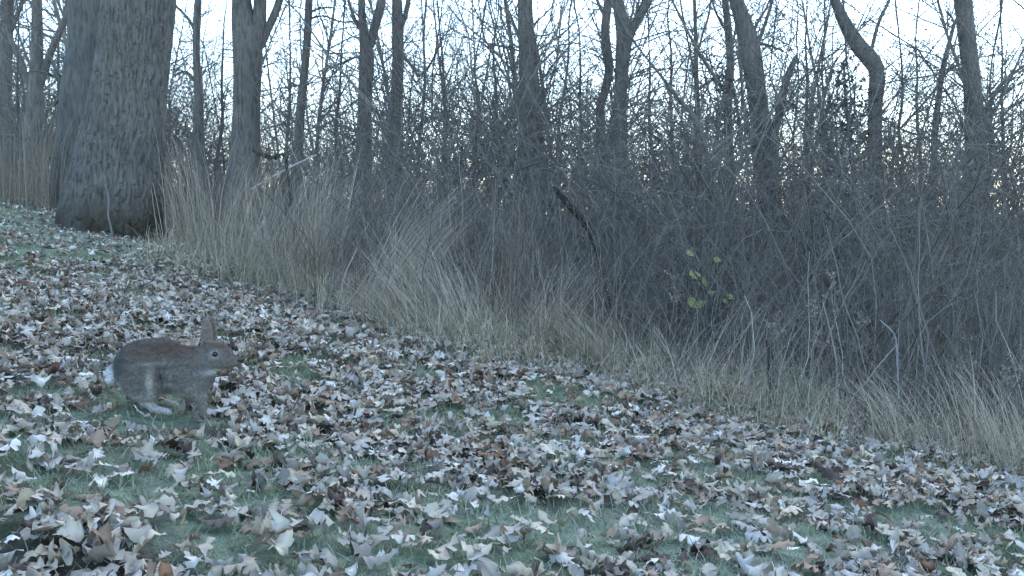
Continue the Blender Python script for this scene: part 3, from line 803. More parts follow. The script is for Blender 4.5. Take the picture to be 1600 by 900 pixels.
# stalks and sticks that read singly
def stick(name, label, pix, Yd, mat, cat, dY=0.0, grounded=True, col=(.3, .28, .25)):
    g = np.random.default_rng(int(pix[0][0]))
    rows = []
    for i, (u, v, wd) in enumerate(pix):
        yy = Yd + dY * i / max(len(pix) - 1, 1)
        rows.append([*at(u, v, yy), wd / 2 / FPX * yy])
    rows = np.array(rows)
    lo = np.argmin(rows[:, 2])
    if grounded and lo in (0, len(rows) - 1):     # carry the low end into the soil
        e = rows[lo].copy()
        d = nrm(rows[lo, :3] - rows[lo - 1 if lo else 1, :3])
        t_ = min((e[2] - float(gz(e[0], e[1]))) / max(-d[2], .35), 1.2)
        e[:2] += d[:2] * t_ * .7
        e[2] = float(gz(e[0], e[1])) - .03
        rows = np.concatenate([rows, [e]]) if lo else np.concatenate([[e], rows])
    if rows[0, 2] > rows[-1, 2]: rows = rows[::-1]
    base = rows[0, :3].copy()
    V, Q, T, C = trunk_geo(rows, 8, 40, .12, (4, 6), 0, 5, pix[0][0] * .1)
    cols = np.ones((len(V), 3)) * np.array(col)
    o = link(name, new_mesh(name, V - base, Q, T, cols), mat)
    o.location = base
    tag(o, label, cat)
    return o
BLK = (.03, .028, .028)
stick('dead_branch', 'black rotten branch hanging slantwise in the middle of the thicket', [(866, 292, 6), (882, 312, 10), (900, 332, 12), (915, 348, 12), (926, 375, 7), (940, 420, 5), (952, 470, 5)], 7.6, M_TWIG, 'branch', col=BLK)
stick('dead_branch', 'short black branch stub lying over the brush left of the slender trunk', [(395, 236, 5), (412, 242, 8), (428, 247, 8), (444, 243, 5), (452, 300, 4)], 9.0, M_TWIG, 'branch', col=BLK)
stick('woody_vine', 'long dark vine arching down through the thicket to the right', [(806, 268, 1.6), (848, 254, 1.8), (884, 262, 2), (905, 276, 2), (958, 299, 2.3), (1004, 338, 2.5), (1030, 356, 2.5), (1055, 385, 2.7), (1099, 446, 3), (1116, 478, 3), (1140, 540, 3), (1160, 590, 3)], 6.6, M_TWIG, 'vine', dY=-1.2, col=(.06, .058, .06))
vine = [o for o in COL.objects if o.name.startswith('woody_vine')][0]
gv = np.random.default_rng(4)
pv = np.array([v.co for v in vine.data.vertices])[:40 * 8].reshape(40, 8, 3).mean(1)
Pv, rv = side_shoots(gv, pv[None], np.full((1, 40), .006), 26, .1, 1, .4, 1.1, .14, 4, .25, 0, rmin=.0022)
Gv = Geo(); V, Q = tubes(Pv, rv, 3); Gv.add(V, Q, C=(.07, .066, .066))
tag(link('twigs', Gv.mesh('twigs'), M_TWIG, vine), kind='stuff')
stick('reed_stalk', 'pale reed stalk leaning steeply right over the left brush', [(494, 242, 2), (460, 258, 3), (420, 279, 3), (392, 296, 3)], 9.4, M_TWIG, 'stalk', grounded=False, col=(.42, .40, .36))
stick('reed_stalk', 'pale upright reed stalk right of the leaning one', [(560, 250, 1.2), (550, 300, 2), (540, 350, 2.2), (530, 420, 2.4)], 7.4, M_TWIG, 'stalk', col=(.36, .34, .31))
stick('reed_stalk', 'thin white stalk standing on the lawn edge at mid left', [(412, 345, 4), (396, 375, 5), (384, 408, 5)], 8.3, M_TWIG, 'stalk', col=(.45, .43, .40))
stick('bare_root', 'thin pale stick standing against the foot of the massive oak', [(164, 288, 1.5), (170, 312, 2.2), (169, 335, 2.8), (174, 360, 3.2)], 9.0, M_TWIG, 'stick', col=(.2, .19, .175))
stick('weed_stalk', 'dark dead weed stalk in the right hand brush', [(1198, 532, 5), (1204, 560, 9), (1202, 590, 6), (1208, 640, 5)], 4.6, M_TWIG, 'stalk', col=(.045, .042, .04))
stick('weed_stalk', 'long pale stalk bent over the right hand verge', [(1285, 470, 1.8), (1300, 530, 2.2), (1308, 590, 2.4), (1296, 650, 2.6)], 4.6, M_TWIG, 'stalk', col=(.26, .24, .22))
stick('weed_stalk', 'grey forked stalk rising from the far right verge', [(1375, 500, 1.8), (1398, 525, 2.4), (1402, 570, 2.8), (1404, 630, 3)], 4.7, M_TWIG, 'stalk', col=(.3, .29, .28))
stick('fallen_stick', 'straight pale stick crossing the brush above the right verge', [(1400, 540, 2), (1372, 572, 2.2), (1340, 612, 2.4), (1290, 650, 2.6)], 4.5, M_TWIG, 'stick', col=(.27, .24, .21))

# dried seed-head weeds in the right-hand brush
def seed_weed(u, v, Yd, H, seed, label):
    g = np.random.default_rng(seed)
    p = at(u, v, Yd); base = np.array([p[0], p[1], float(gz(p[0], p[1]))])
    root = empty('seed_weed', base, label, 'weed', 'dried seed head weeds')
    P = grow(g, np.array([[0, 0, -.03]]), np.array([[g.normal(0, .12), g.normal(0, .12), 1.]]), np.array([H]), 9, .06)
    r = np.linspace(.0035, .0014, 9)[None]
    G = Geo(); V, Q = tubes(P, r, 5); G.add(V, Q, C=(.17, .14, .115))
    link('stem', G.mesh('stem'), M_TWIG, root)
    P2, r2 = side_shoots(g, P, r, 14, .62, 1, .5, 1.1, .18, 4, .1, .04, rmin=.0012)
    V, Q = tubes(P2, r2, 3); G2 = Geo(); G2.add(V, Q, C=(.2, .17, .14))
    k = 170
    i = g.integers(0, 14, k); f = g.uniform(.3, 1, k) * 3; j = np.minimum(f.astype(int), 2); f = (f - j)[:, None]
    c = P2[i, j] * (1 - f) + P2[i, j + 1] * f + g.normal(0, .006, (k, 3))
    a = nrm(g.normal(size=(k, 3))) * g.uniform(.004, .009, (k, 1)); b2 = nrm(np.cross(a, g.normal(size=(k, 3)))) * g.uniform(.003, .006, (k, 1))
    G2.add(np.stack([c - a, c + b2, c + a, c - b2], 1), np.arange(k * 4).reshape(-1, 4), C=np.repeat(np.array([[.27, .24, .20]]) * g.uniform(.6, 1.2, (k, 1)), 4, 0))
    tag(link('seed_head', G2.mesh('seed_head'), M_TWIG, root), kind='stuff')
for i, (u, v, Yd, H, lab) in enumerate([
    (1205, 630, 4.8, .52, 'pale seed head weed above the brown upright weed grass'), (1300, 650, 4.7, .58, 'fluffy dried weed in the middle of the right verge'),
    (1365, 640, 5.0, .55, 'dried weed with pale heads beside the grey forked stalk'), (1500, 690, 4.5, .42, 'pinkish dried weed low in the right verge'),
    (1555, 700, 4.3, .5, 'tall dried weed close to the right border'), (1585, 690, 4.6, .62, 'dried weed cut by the right border'),
    (1470, 690, 4.9, .5, 'thin dried weed left of the pinkish one'), (1040, 590, 5.4, .6, 'small dried weed under the arching vine'),
    (1260, 640, 5.2, .7, 'tall thin seed head weed behind the right verge'), (690, 520, 6.1, .6, 'dried weed right of the pale sweeping clump')]):
    seed_weed(u, v, Yd, H, 500 + i, lab)

# ------------------------------------------------------------------ leaves
def oak_leaf(seed, n=9, curl=1.0):
    """lobed leaf, unit length along +x, curled; returns verts, quads, tris"""
    g = np.random.default_rng(seed)
    wide, sinus = g.uniform(.2, .33), (g.uniform(.3, .52) if seed % 6 else .9)
    t = np.linspace(0, 1, n)
    mid_t, edge_t, edge_w = [], [], []
    for i, s_ in enumerate(t):
        env = math.sin(math.pi * min(1, s_ ** .75 * .97 + .03)) ** .6 * wide + .02
        j = i % 3
        wv = env * (sinus, 1.0, 1.04)[j] * g.uniform(.85, 1.15)
        mid_t.append(s_); edge_t.append(min(1.04, s_ + (-.01, .035, .05)[j])); edge_w.append(wv)
    edge_w[-1] = .06; edge_w[0] = .012; edge_t[-1] = 1.02
    mid = np.c_[mid_t, np.zeros(n)]
    pts = [mid, np.c_[edge_t, edge_w], np.c_[edge_t, -np.array(edge_w) * g.uniform(.85, 1.1)]]
    A = np.concatenate(pts)
    x, yv = A[:, 0], A[:, 1]
    kx = g.normal(0, 1.5) * curl; ky = g.normal(-.8, 3.0) * curl; tw = g.normal(0, 1.0) * curl
    th = kx * (x - .5)
    zz = np.where(abs(kx) > .05, (1 - np.cos(th)) / (kx if abs(kx) > .05 else 1), 0) * 1.0
    xx = np.where(abs(kx) > .05, np.sin(th) / (kx if abs(kx) > .05 else 1), x - .5)
    ph = ky * yv
    yy = np.sin(ph) / ky if abs(ky) > .05 else yv
    zz = zz + ((1 - np.cos(ph)) / ky if abs(ky) > .05 else 0) + tw * yv * (x - .5)
    zz = zz + g.normal(0, .045, len(x)) * curl * (np.abs(yv) > .02)
    V = np.c_[xx, yy, zz]
    Q = []
    for i in range(n - 1):
        Q.append((i, i + 1, n + i + 1, n + i)); Q.append((i + 1, i, 2 * n + i, 2 * n + i + 1))
    # leaf stalk
    st = np.array([[xx[0], -.008, zz[0]], [xx[0], .008, zz[0]], [xx[0] - .22, .012, zz[0] + g.uniform(-.03, .06)], [xx[0] - .22, -.002, zz[0] + g.uniform(-.03, .06)]])
    k = len(V); V = np.concatenate([V, st]); Q.append((k, k + 1, k + 2, k + 3))
    tone = np.ones(len(V)) * g.uniform(.72, 1.08, len(V)); tone[:n] = 1.18; tone[-4:] = 1.1
    return V, np.array(Q), dict(kx=kx, ky=ky, tw=tw, tone=tone)
HI = [oak_leaf(600 + i, 12, 1.0 if i % 4 else 1.5) for i in range(24)]
LO = [oak_leaf(700 + i, 7, 1.2) for i in range(10)]
PAL = [('pale straw', (.46, .395, .29)), ('frosted whitish', (.54, .515, .45)), ('greyish tan', (.35, .31, .25)), ('tan brown', (.28, .20, .135)),
       ('rust brown', (.19, .10, .06)), ('dark brown', (.085, .063, .05)), ('ash grey', (.36, .345, .31))]
PW = np.array([.27, .17, .18, .17, .05, .12, .04])

def rotmat(ax, ay, az):
    ca, sa, cb, sb, cc, sc_ = np.cos(ax), np.sin(ax), np.cos(ay), np.sin(ay), np.cos(az), np.sin(az)
    return np.array([[cc * cb, cc * sb * sa - sc_ * ca, cc * sb * ca + sc_ * sa], [sc_ * cb, sc_ * sb * sa + cc * ca, sc_ * sb * ca - cc * sa], [-sb, cb * sa, cb * ca]])

g = np.random.default_rng(88)
pts = np.concatenate([view_points(g, 13500, 1.3, 6.0, .4, leaf_density), view_points(g, 3000, 6.0, 13, .4, leaf_density)])
recs = []
for (x, y) in pts:
    recs.append((x, y, g.uniform(.042, .092) * (1 if g.random() < .75 else .65), int(g.integers(0, 24)), int(g.choice(7, p=PW)), g.normal(0, .17) * (1.9 if g.random() < .12 else 1),
                 g.normal(0, .17) * (1.9 if g.random() < .15 else 1), g.uniform(0, 6.283), g.random() < .35, g.uniform(.6, 1.2)))
pz = gz(pts[:, 0], pts[:, 1])
RAB = at(270, 642, 2.85)
pr = project(np.c_[pts, pz])
inframe = (pr[:, 0] > 10) & (pr[:, 0] < 1590) & (pr[:, 1] < 885)
score = np.array([r_[2] for r_ in recs]) / pr[:, 2] * inframe
order = np.argsort(-score)
single = set(order[:300].tolist())
meshes = []
for V, Q, pp in HI:
    me = new_mesh('fallen_oak_leaf', V, Q, None, pp['tone'][:, None] * np.ones((1, 3))); me.materials.append(M_LEAF1); meshes.append(me)
flipped = []
for V, Q, pp in HI:
    V2 = V * np.array([1, 1, -1]); me = new_mesh('fallen_oak_leaf', V2, Q[:, ::-1], None, pp['tone'][:, None] * np.ones((1, 3))); me.materials.append(M_LEAF1); flipped.append(me)
ridx = {}
G = Geo()
LIFT = vnoise(np.stack([pts[:, 0] * 7, pts[:, 1] * 7, pts[:, 0] * 0 + 2], -1)) * .025
for i, (x, y, sz, kind, ci, ax, ay, az, flip, br) in enumerate(recs):
    if abs(x - RAB[0] + .0) < .2 and -.3 < y - RAB[1] < .08 and (i in single or g.random() < .85): continue
    Rm = rotmat(ax, ay, az)
    src = HI[kind] if (pr[i, 2] < 6.2 or i in single) else LO[kind % 10]
    V = src[0] * (np.array([1, 1, -1]) if flip else 1)
    W = (V @ Rm.T) * sz
    zlow = np.quantile(W[:, 2], .12)
    lift = -zlow * .8 + .004 + LIFT[i]
    if i in single:
        o = link('fallen_oak_leaf', (flipped if flip else meshes)[kind])
        o.location = (x, y, pz[i] + lift)
        o.rotation_euler = (ax, ay, az)
        o.scale = (sz, sz, sz)
        c = np.array(PAL[ci][1]) * br
        o.color = (*c, 1)
        pp = src[2]
        bend = 'cupped' if pp['ky'] * (-1 if flip else 1) > 1.5 else ('arched' if pp['ky'] * (-1 if flip else 1) < -1.2 else ('twisted' if abs(pp['tw']) > .8 else ('rolled' if abs(pp['kx']) > 1.1 else 'flat')))
        tilt = 'on edge' if max(abs(ax), abs(ay)) > .6 else ('tilted' if max(abs(ax), abs(ay)) > .3 else 'lying')
        u, v = pr[i, 0], pr[i, 1]
        du = u - 270
        if abs(du) < 170 and 560 < v < 720: zone = 'close around the rabbit'
        elif v < 640: zone = 'up the lawn beyond the rabbit'
        elif abs(du) < 180: zone = 'below the rabbit'
        else:
            zone = (('at the left border' if u < 90 else 'below right of the rabbit' if u < 640 else 'in mid lawn' if u < 900 else 'right of mid lawn' if u < 1250 else 'towards the right verge')
                    + (' at bottom edge' if v > 790 else ''))
        size = 'large' if sz > .082 else ('small' if sz < .066 else 'midsized')
        tag(o, f'{size} {PAL[ci][0]} {bend} oak leaf {zone}, {tilt}', 'leaf', 'fallen oak leaves nearest the camera')
    else:
        c = np.array(PAL[ci][1]) * br
        G.add(W + np.array([x, y, pz[i] + lift]), src[1][:, ::-1] if flip else src[1], C=c[None] * src[2]['tone'][:, None])
o = link('leaf_litter', G.mesh('leaf_litter'), M_LEAF)
tag(o, 'countless tan and frosted oak leaves scattered over the lawn', 'fallen leaves', kind='stuff')

# saplings that still carry leaves
def leafy(name, label, pix, Yd, leaf_px, col, size, seed, cat='sapling'):
    g = np.random.default_rng(seed)
    rows = np.array([[*at(u, v, Yd), wd / 2 / FPX * Yd] for (u, v, wd) in pix[::-1]])
    e = rows[0].copy(); e[2] = float(gz(e[0], e[1])) - .03; rows = np.concatenate([[e], rows]); base = e[:3] + np.array([0, 0, .03])
    root = empty(name, base, label, cat)
    V, Q, T, C = trunk_geo(rows, 8, 40, .06, (4, 3), 0, 5, seed)
    link('trunk', new_mesh('trunk', V - base, Q, T), M_DARKBARK, root)
    return root, base, C, g
root, base, C, g = leafy('yellow_leaf_sapling', 'thin sapling holding a few yellow green leaves before the dark brush', [(1068, 380, 2.5), (1085, 410, 3), (1098, 450, 3.5), (1104, 490, 4), (1108, 540, 4)], 6.2, None, None, None, 901)
yt = np.linspace(0, 1, 7); yw = np.sin(np.pi * yt ** .8) * .30 + .01
yl = np.concatenate([np.c_[yt - .5, 0 * yt, .25 * (yt - .5) ** 2], np.c_[yt - .5, yw, .08 + .25 * (yt - .5) ** 2], np.c_[yt - .5, -yw, .06 + .25 * (yt - .5) ** 2]])
yq = np.array([q for i in range(6) for q in ((i, i + 1, 8 + i, 7 + i), (i + 1, i, 14 + i, 15 + i))])
ym = new_mesh('leaf', yl, yq); 
m_y, n_, l_, b_ = mat_new('yellow_leaf')
_, r_ = noise_ramp(n_, l_, None, 6.0, [(.3, (.22, .23, .09)), (.7, (.32, .32, .14))]); l_.new(r_.outputs['Color'], b_.inputs['Base Color'])
ym.materials.append(m_y)
Gt = Geo()
for (u, v, k) in [(1084, 430, 22), (1097, 440, 20), (1081, 473, 22), (1096, 476, 22), (1121, 406, 12), (1078, 396, 13), (1112, 458, 12), (1142, 464, 12), (1133, 470, 9), (1070, 402, 9)]:
    o = link('leaf', ym, None, root)
    p = at(u, v, 6.2 + g.normal(0, .05))
    o.location = p - base; s_ = k / FPX * 6.2 * 1.15; o.scale = (s_, s_, s_)
    o.rotation_euler = (1.3 + g.normal(0, .3), g.uniform(-.5, 1.2), g.normal(0, .4))
    j = np.argmin(np.linalg.norm(C[:, :3] - p, axis=1))
    q = C[max(j - 2, 0), :3]
    Pm = np.stack([q, (q + p) / 2 + np.array([0, 0, .012]), p])[None]
    V, Q = tubes(Pm, np.array([[.0018, .0015, .001]]), 4); Gt.add(V - base, Q, C=(.09, .08, .06))
tag(link('twigs', Gt.mesh('twigs'), M_TWIG, root), kind='stuff')

def dead_leaf_crown(name, label, trunk_px, Yd, blobs, n, seed, col):
    root, base, C, g = leafy(name, label, trunk_px, Yd, None, None, None, seed)
    k = 16
    st = C[g.integers(8, 38, k), :3]
    az = g.uniform(0, 6.28, k)
    G = crown_geo(g, st, np.c_[np.cos(az), np.sin(az) * .6, g.uniform(.0, .8, k)], g.uniform(.35, .9, k), np.full(k, .007), 70, 200)
    W, Qs, Ts, Cs = G.arrays()
    # brown leaves hang on the twig ends
    for i in range(n):
        (bu, bv, ru, rv) = blobs[g.integers(0, len(blobs))]
        p = at(bu + g.normal(0, ru), bv + g.normal(0, rv), Yd + g.normal(0, .3))
        src = LO[i % 10]; s_ = g.uniform(.06, .11)
        V = (src[0] @ rotmat(g.normal(1.2, .7), g.normal(0, .7), g.uniform(0, 6.28)).T) * s_ + p
        G.add(V, src[1], C=np.array(col) * g.uniform(.6, 1.3))
    link('crown', G.mesh('crown', True, base), M_TWIG, root)
dead_leaf_crown('oak_sapling', 'young oak still holding brown leaves in front of the elbowed trunk', [(1318, 95, 3), (1322, 160, 5), (1330, 230, 6), (1334, 300, 8)], 11.6,
                [(1318, 130, 18, 22), (1300, 175, 26, 22), (1335, 190, 22, 26), (1325, 240, 32, 20)], 260, 911, (.10, .08, .072))
dead_leaf_crown('oak_sapling', 'small sapling with few rusty leaves right of the elbowed trunk', [(1398, 190, 2), (1396, 230, 3), (1394, 290, 4)], 11.0,
                [(1390, 225, 8, 14), (1398, 250, 8, 12)], 26, 912, (.22, .16, .08))
dead_leaf_crown('oak_sapling', 'sapling with withered leaves in the gap left of the leaning trunk', [(1118, 160, 2.5), (1122, 220, 4), (1124, 300, 5)], 12.0,
                [(1120, 195, 10, 12), (1128, 130, 8, 10)], 50, 913, (.12, .10, .085))

# ------------------------------------------------------------------ the rabbit
K = .000374
def zp(zx, zy): return ((zx - 600) * K, (810 - zy) * K)
def sd_ell(P, c, r, ry=0.0, rz=0.0):
    q = P - np.array(c)
    if ry:
        c_, s_ = math.cos(ry), math.sin(ry)
        q = np.stack([q[..., 0] * c_ + q[..., 2] * s_, q[..., 1], -q[..., 0] * s_ + q[..., 2] * c_], -1)
    r = np.array(r)
    k0 = np.linalg.norm(q / r, axis=-1); k1 = np.linalg.norm(q / (r * r), axis=-1)
    return k0 * (k0 - 1) / np.maximum(k1, 1e-6)
def sd_cone(P, a, b, ra, rb):
    a = np.array(a); b = np.array(b); d = b - a
    t = np.clip(((P - a) @ d) / (d @ d), 0, 1)
    return np.linalg.norm(P - a - t[..., None] * d, axis=-1) - (ra + (rb - ra) * t)
def smin(a, b, k):
    h = np.clip(.5 + .5 * (b - a) / k, 0, 1)
    return b * (1 - h) + a * h - k * h * (1 - h)
def rabbit_field(P):
    def E(zx, zy, y, rx, ry_, rz_, rot=0.0):
        x, z = zp(zx, zy); return sd_ell(P, (x, y, z), (rx, ry_, rz_), rot)
    def Cn(a, b, ra, rb):
        (x0, z0), (x1, z1) = zp(*a[:2]), zp(*b[:2]); return sd_cone(P, (x0, a[2], z0), (x1, b[2], z1), ra, rb)
    f = E(500, 448, 0, .092, .052, .072)
    f = smin(f, E(325, 495, 0, .062, .056, .074), .035)
    f = smin(f, E(640, 598, 0, .085, .042, .033), .03)
    f = smin(f, E(770, 515, 0, .064, .044, .064, -.3), .035)
    f = smin(f, Cn((770, 440, 0), (890, 410, 0), .040, .030), .022)
    f = smin(f, E(940, 383, 0, .048, .033, .042, -.15), .010)
    f = smin(f, E(1030, 425, 0, .031, .021, .024, -.35), .018)
    for s_ in (-1, 1): f = smin(f, E(980, 432, s_ * .013, .028, .020, .024), .012)
    for s_ in (-1, 1):
        off = 0 if s_ < 0 else -38
        f = smin(f, E(400 + off, 525, s_ * .050, .060, .030, .080, .35), .005)
        f = smin(f, Cn((525 + off, 615, s_ * .05), (440 + off, 730, s_ * .05), .022, .0125), .014)
        f = smin(f, Cn((443 + off, 735, s_ * .05), (500 + off, 782, s_ * .05), .0125, .0105), .008)
        f = smin(f, Cn((500 + off, 782, s_ * .05), (618 + off, 808, s_ * .052), .0105, .0085), .008)
    # forelegs: the near one reaches forward, the far one stands under the chest
    f = smin(f, E(790, 590, -.03, .042, .022, .052, -.2), .02)
    f = smin(f, Cn((815, 640, -.03), (850, 725, -.031), .021, .012), .016)
    f = smin(f, Cn((850, 730, -.031), (868, 845, -.032), .012, .009), .008)
    f = smin(f, Cn((868, 848, -.032), (905, 858, -.033), .0095, .008), .006)
    f = smin(f, E(770, 590, .03, .042, .022, .05, .1), .02)
    f = smin(f, Cn((740, 640, .03), (690, 720, .031), .02, .012), .016)
    f = smin(f, Cn((690, 720, .031), (672, 815, .032), .012, .009), .008)
    f = smin(f, Cn((672, 818, .032), (712, 826, .032), .0095, .008), .006)
    f = smin(f, E(155, 525, 0, .019, .018, .032, -.35), .01)
    for s_, dx, rot in ((-1, 0, .10), (1, 10, .02)):
        f = smin(f, E(898 + dx, 202, s_ * .016, .0175, .0055, .046, rot), .008)
    return f
def surface_nets(field, lo, hi, h):
    ax = [np.arange(lo[i], hi[i] + h, h) for i in range(3)]
    Gd = np.stack(np.meshgrid(*ax, indexing='ij'), -1)
    F = field(Gd)
    ins = F < 0
    nx, ny, nz = F.shape
    acc = np.zeros((nx - 1, ny - 1, nz - 1, 3)); cnt = np.zeros((nx - 1, ny - 1, nz - 1))
    cor = [(i, j, k) for i in (0, 1) for j in (0, 1) for k in (0, 1)]
    sl = lambda A, c: A[c[0]:nx - 1 + c[0], c[1]:ny - 1 + c[1], c[2]:nz - 1 + c[2]]
    for a in cor:
        for b in cor:
            if a < b and sum(abs(p - q) for p, q in zip(a, b)) == 1:
                fa, fb = sl(F, a), sl(F, b)
                mk = (fa < 0) != (fb < 0)
                t = np.where(mk, fa / np.where(mk, fa - fb, 1), 0)
                p = np.array(a) + t[..., None] * (np.array(b) - np.array(a))
                acc += p * mk[..., None]; cnt += mk
    act = cnt > 0
    vid = np.full(act.shape, -1); vid[act] = np.arange(act.sum())
    ii = np.argwhere(act)
    V = (ii + acc[act] / cnt[act][:, None]) * h + np.array(lo)
    Q = []
    for d in range(3):
        e = [0, 0, 0]; e[d] = 1
        u_, w_ = (d + 1) % 3, (d + 2) % 3
        A = ins; B = np.roll(ins, -1, d)
        ch = A != B
        I = np.argwhere(ch)
        I = I[(I[:, d] < F.shape[d] - 1) & (I[:, u_] > 0) & (I[:, w_] > 0) & (I[:, u_] < F.shape[u_] - 1) & (I[:, w_] < F.shape[w_] - 1)]
        du = np.zeros(3, int); du[u_] = 1; dw = np.zeros(3, int); dw[w_] = 1
        q = np.stack([vid[tuple((I - du - dw).T)], vid[tuple((I - dw).T)], vid[tuple(I.T)], vid[tuple((I - du).T)]], 1)
        fl = ~ins[tuple(I.T)]
        q[fl] = q[fl][:, ::-1]
        Q.append(q)
    return V, np.concatenate(Q)
RV, RQ = surface_nets(rabbit_field, (-.20, -.10, -.045), (.21, .10, .30), .0045)
e_ = .002
RN = np.stack([rabbit_field(RV + np.eye(3)[i] * e_) - rabbit_field(RV - np.eye(3)[i] * e_) for i in range(3)], -1); RN = nrm(RN)

def sstep(a, b, x):
    t = np.clip((x - a) / (b - a), 0, 1); return t * t * (3 - 2 * t)
def blob(P, zx, zy, rx, rz_):
    x, z = zp(zx, zy); return np.exp(-(((P[:, 0] - x) / (rx * K)) ** 2 + ((P[:, 2] - z) / (rz_ * K)) ** 2))
def coat(P, g):
    n = len(P)
    zz = P[:, 2] + (vnoise(P * 90) - .5) * .03
    back = np.array([.18, .142, .115]); flank = np.array([.225, .21, .185]); belly = np.array([.40, .385, .35]); grey = np.array([.155, .158, .158])
    c = flank + (back - flank) * sstep(.115, .195, zz)[:, None]
    def lay(col, m): 
        nonlocal c
        m = np.clip(m, 0, 1)[:, None]; c = c * (1 - m) + np.array(col) * m
    lay(belly, sstep(.075, .045, P[:, 2]) * (np.abs(P[:, 0]) < .12) * .7)
    lay(grey * .7, blob(P, 250, 440, 110, 130) * .9)
    lay((.17, .118, .088), blob(P, 620, 330, 190, 60) * .6)                  # dark rump
    lay((.46, .42, .37), blob(P, 508, 560, 30, 100) * .9)              # pale front of the thigh
    lay((.36, .33, .29), blob(P, 500, 428, 140, 14) * .7)
    lay((.11, .105, .10), blob(P, 565, 530, 40, 65) * .7)
    lay((.24, .225, .20), blob(P, 790, 560, 110, 100) * .7)           # shoulder
    lay((.25, .17, .12), blob(P, 800, 400, 40, 60) * .6)              # nape
    lay((.235, .225, .205), blob(P, 900, 400, 70, 70) * .7)              # cheek
    lay((.19, .14, .11), blob(P, 1010, 310, 70, 40) * .9)             # forehead
    lay((.28, .24, .205), blob(P, 1060, 440, 50, 60) * .8)             # muzzle
    lay((.6, .59, .57), blob(P, 970, 510, 75, 26))               # chin
    lay((.50, .47, .43), blob(P, 966, 366, 42, 38) * .8)              # ring round the eye
    lay((.27, .225, .19), (P[:, 2] > zp(0, 285)[1]) * (P[:, 0] > .08) * 1.0)              # ears
    lay((.52, .49, .45), sstep(zp(0, 715)[1], zp(0, 750)[1], P[:, 2]) * (P[:, 0] < .03))   # hind feet
    lay((.27, .22, .18), sstep(zp(0, 670)[1], zp(0, 720)[1], P[:, 2]) * (P[:, 0] >= .03) * .8)
    lay((.75, .76, .78), blob(P, 140, 545, 34, 75) * 1.6)              # tail
    lay((.46, .47, .49), blob(P, 225, 610, 60, 45) * .7)
    pale_ = np.clip((c.mean(1) - .26) / .1, 0, 1)[:, None]
    return c * (.76 + .24 * pale_)
rr_ = np.random.default_rng(5)
RZ = float(gz(RAB[0], RAB[1]))
RCOL = coat(RV, rr_)
rabbit = empty('rabbit', (RAB[0], RAB[1], RZ + .018), 'brown cottontail rabbit crouching in profile on the leafy lawn', 'rabbit')
bd = link('body', new_mesh('body', RV, RQ, None, RCOL * .8), M_FUR, rabbit)
# coat of short hairs
A, B_, C_, D_ = RV[RQ[:, 0]], RV[RQ[:, 1]], RV[RQ[:, 2]], RV[RQ[:, 3]]
ar = np.linalg.norm(np.cross(C_ - A, D_ - B_), axis=1)
n = 42000
k = rr_.choice(len(RQ), n, p=ar / ar.sum()); a_, b2 = rr_.random((n, 1)), rr_.random((n, 1))
P = (A[k] * (1 - a_) + B_[k] * a_) * (1 - b2) + (D_[k] * (1 - a_) + C_[k] * a_) * b2
Nn = nrm(RN[RQ[k, 0]] + RN[RQ[k, 2]])
comb = np.array([-1., 0, -.35]) + rr_.normal(0, .35, (n, 3))
comb = comb - Nn * (comb * Nn).sum(1, keepdims=True)
ln = np.where((P[:, 2] > zp(0, 290)[1]) & (P[:, 0] > .08), .003, np.where(P[:, 0] > .09, .005, .010)); ln = np.where(P[:, 2] < .035, .004, ln) 
tail = blob(P, 140, 545, 34, 75) > .4
ln = np.where(tail, .014, ln) * rr_.uniform(.6, 1.2, n)
dr = nrm(nrm(comb) * .85 + Nn * np.where(tail, 1.2, .42)[:, None])
sd_ = nrm(np.cross(dr, Nn + rr_.normal(0, .3, (n, 3)))) * rr_.uniform(.0006, .0012, (n, 1))
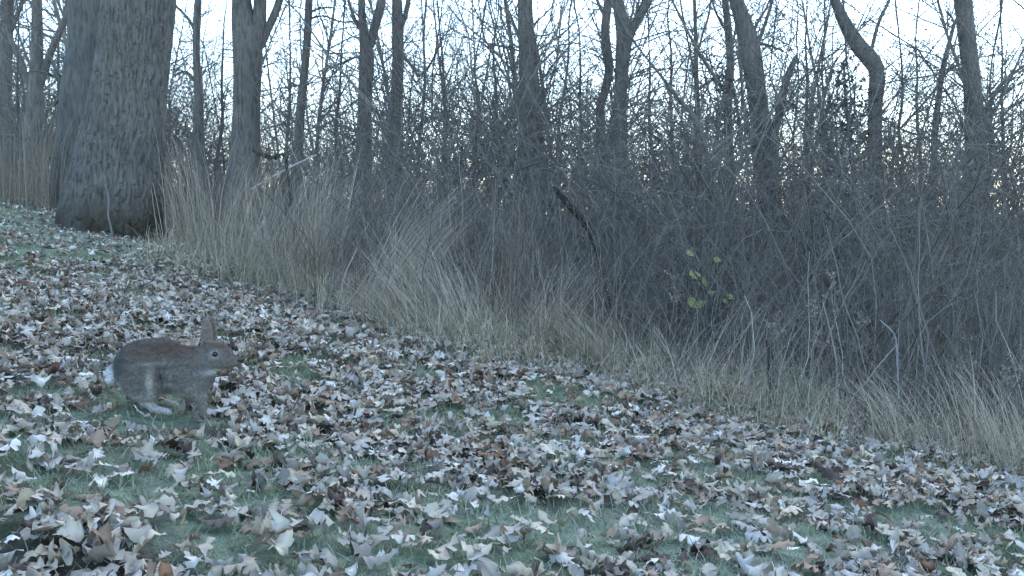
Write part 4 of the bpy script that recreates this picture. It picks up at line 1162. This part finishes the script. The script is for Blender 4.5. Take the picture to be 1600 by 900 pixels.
V = np.stack([P - sd_, P + sd_, P + dr * ln[:, None]], 1).reshape(-1, 3)
hc = coat(P, rr_) * rr_.uniform(.72, 1.3, (n, 1)) * (.72 + .56 * vnoise(P * np.array([60, 60, 110])))[:, None]
fur = link('fur', new_mesh('fur', V, None, np.arange(n * 3).reshape(-1, 3), np.repeat(hc, 3, 0)), M_FUR, rabbit)
tag(fur, kind='stuff')
# eyes
m_eye, _, _, b_ = mat_new('rabbit_eye'); b_.inputs['Base Color'].default_value = (.012, .009, .008, 1); b_.inputs['Roughness'].default_value = .08; b_.inputs['Specular IOR Level'].default_value = .5
th, ph = np.meshgrid(np.linspace(0, math.pi, 13), np.linspace(0, 2 * math.pi, 20, endpoint=False), indexing='ij')
EV = np.stack([np.sin(th) * np.cos(ph), np.sin(th) * np.sin(ph), np.cos(th)], -1).reshape(-1, 3) * np.array([.0085, .006, .0080])
ei = np.arange(13 * 20).reshape(13, 20); en = np.roll(ei, -1, 1)
EQ = np.stack([ei[:-1], ei[1:], en[1:], en[:-1]], -1).reshape(-1, 4)
ex, ez = zp(968, 366)
em = new_mesh('eye', EV, EQ); em.materials.append(m_eye)
yy = np.linspace(0, .06, 200); fv = rabbit_field(np.c_[np.full(200, ex), yy, np.full(200, ez)])
ye = yy[np.argmax(fv > 0)]
for s_ in (-1, 1):
    e = link('eye', em, None, rabbit); e.location = (ex, s_ * (ye - .0005), ez)

# ------------------------------------------------------------------ alike things are told apart by their place among themselves
same = {}
for o in COL.objects:
    if o.parent is None and o.get('label') and o.get('group'):
        same.setdefault(o['label'], []).append(o)
for lab, os_ in same.items():
    if len(os_) < 2: continue
    os_.sort(key=lambda o: project(np.array(o.location))[0, 0])
    k = len(os_)
    for i, o in enumerate(os_):
        word = ('left one', 'right one')[i] if k == 2 else ('leftmost' if i == 0 else 'rightmost' if i == k - 1 else 'middle one' if k == 3 else ('second', 'third', 'fourth', 'fifth', 'sixth')[min(i - 1, 4)] + ' from left')
        if len((lab + ', ' + word).split()) <= 16: o['label'] = lab + ', ' + word
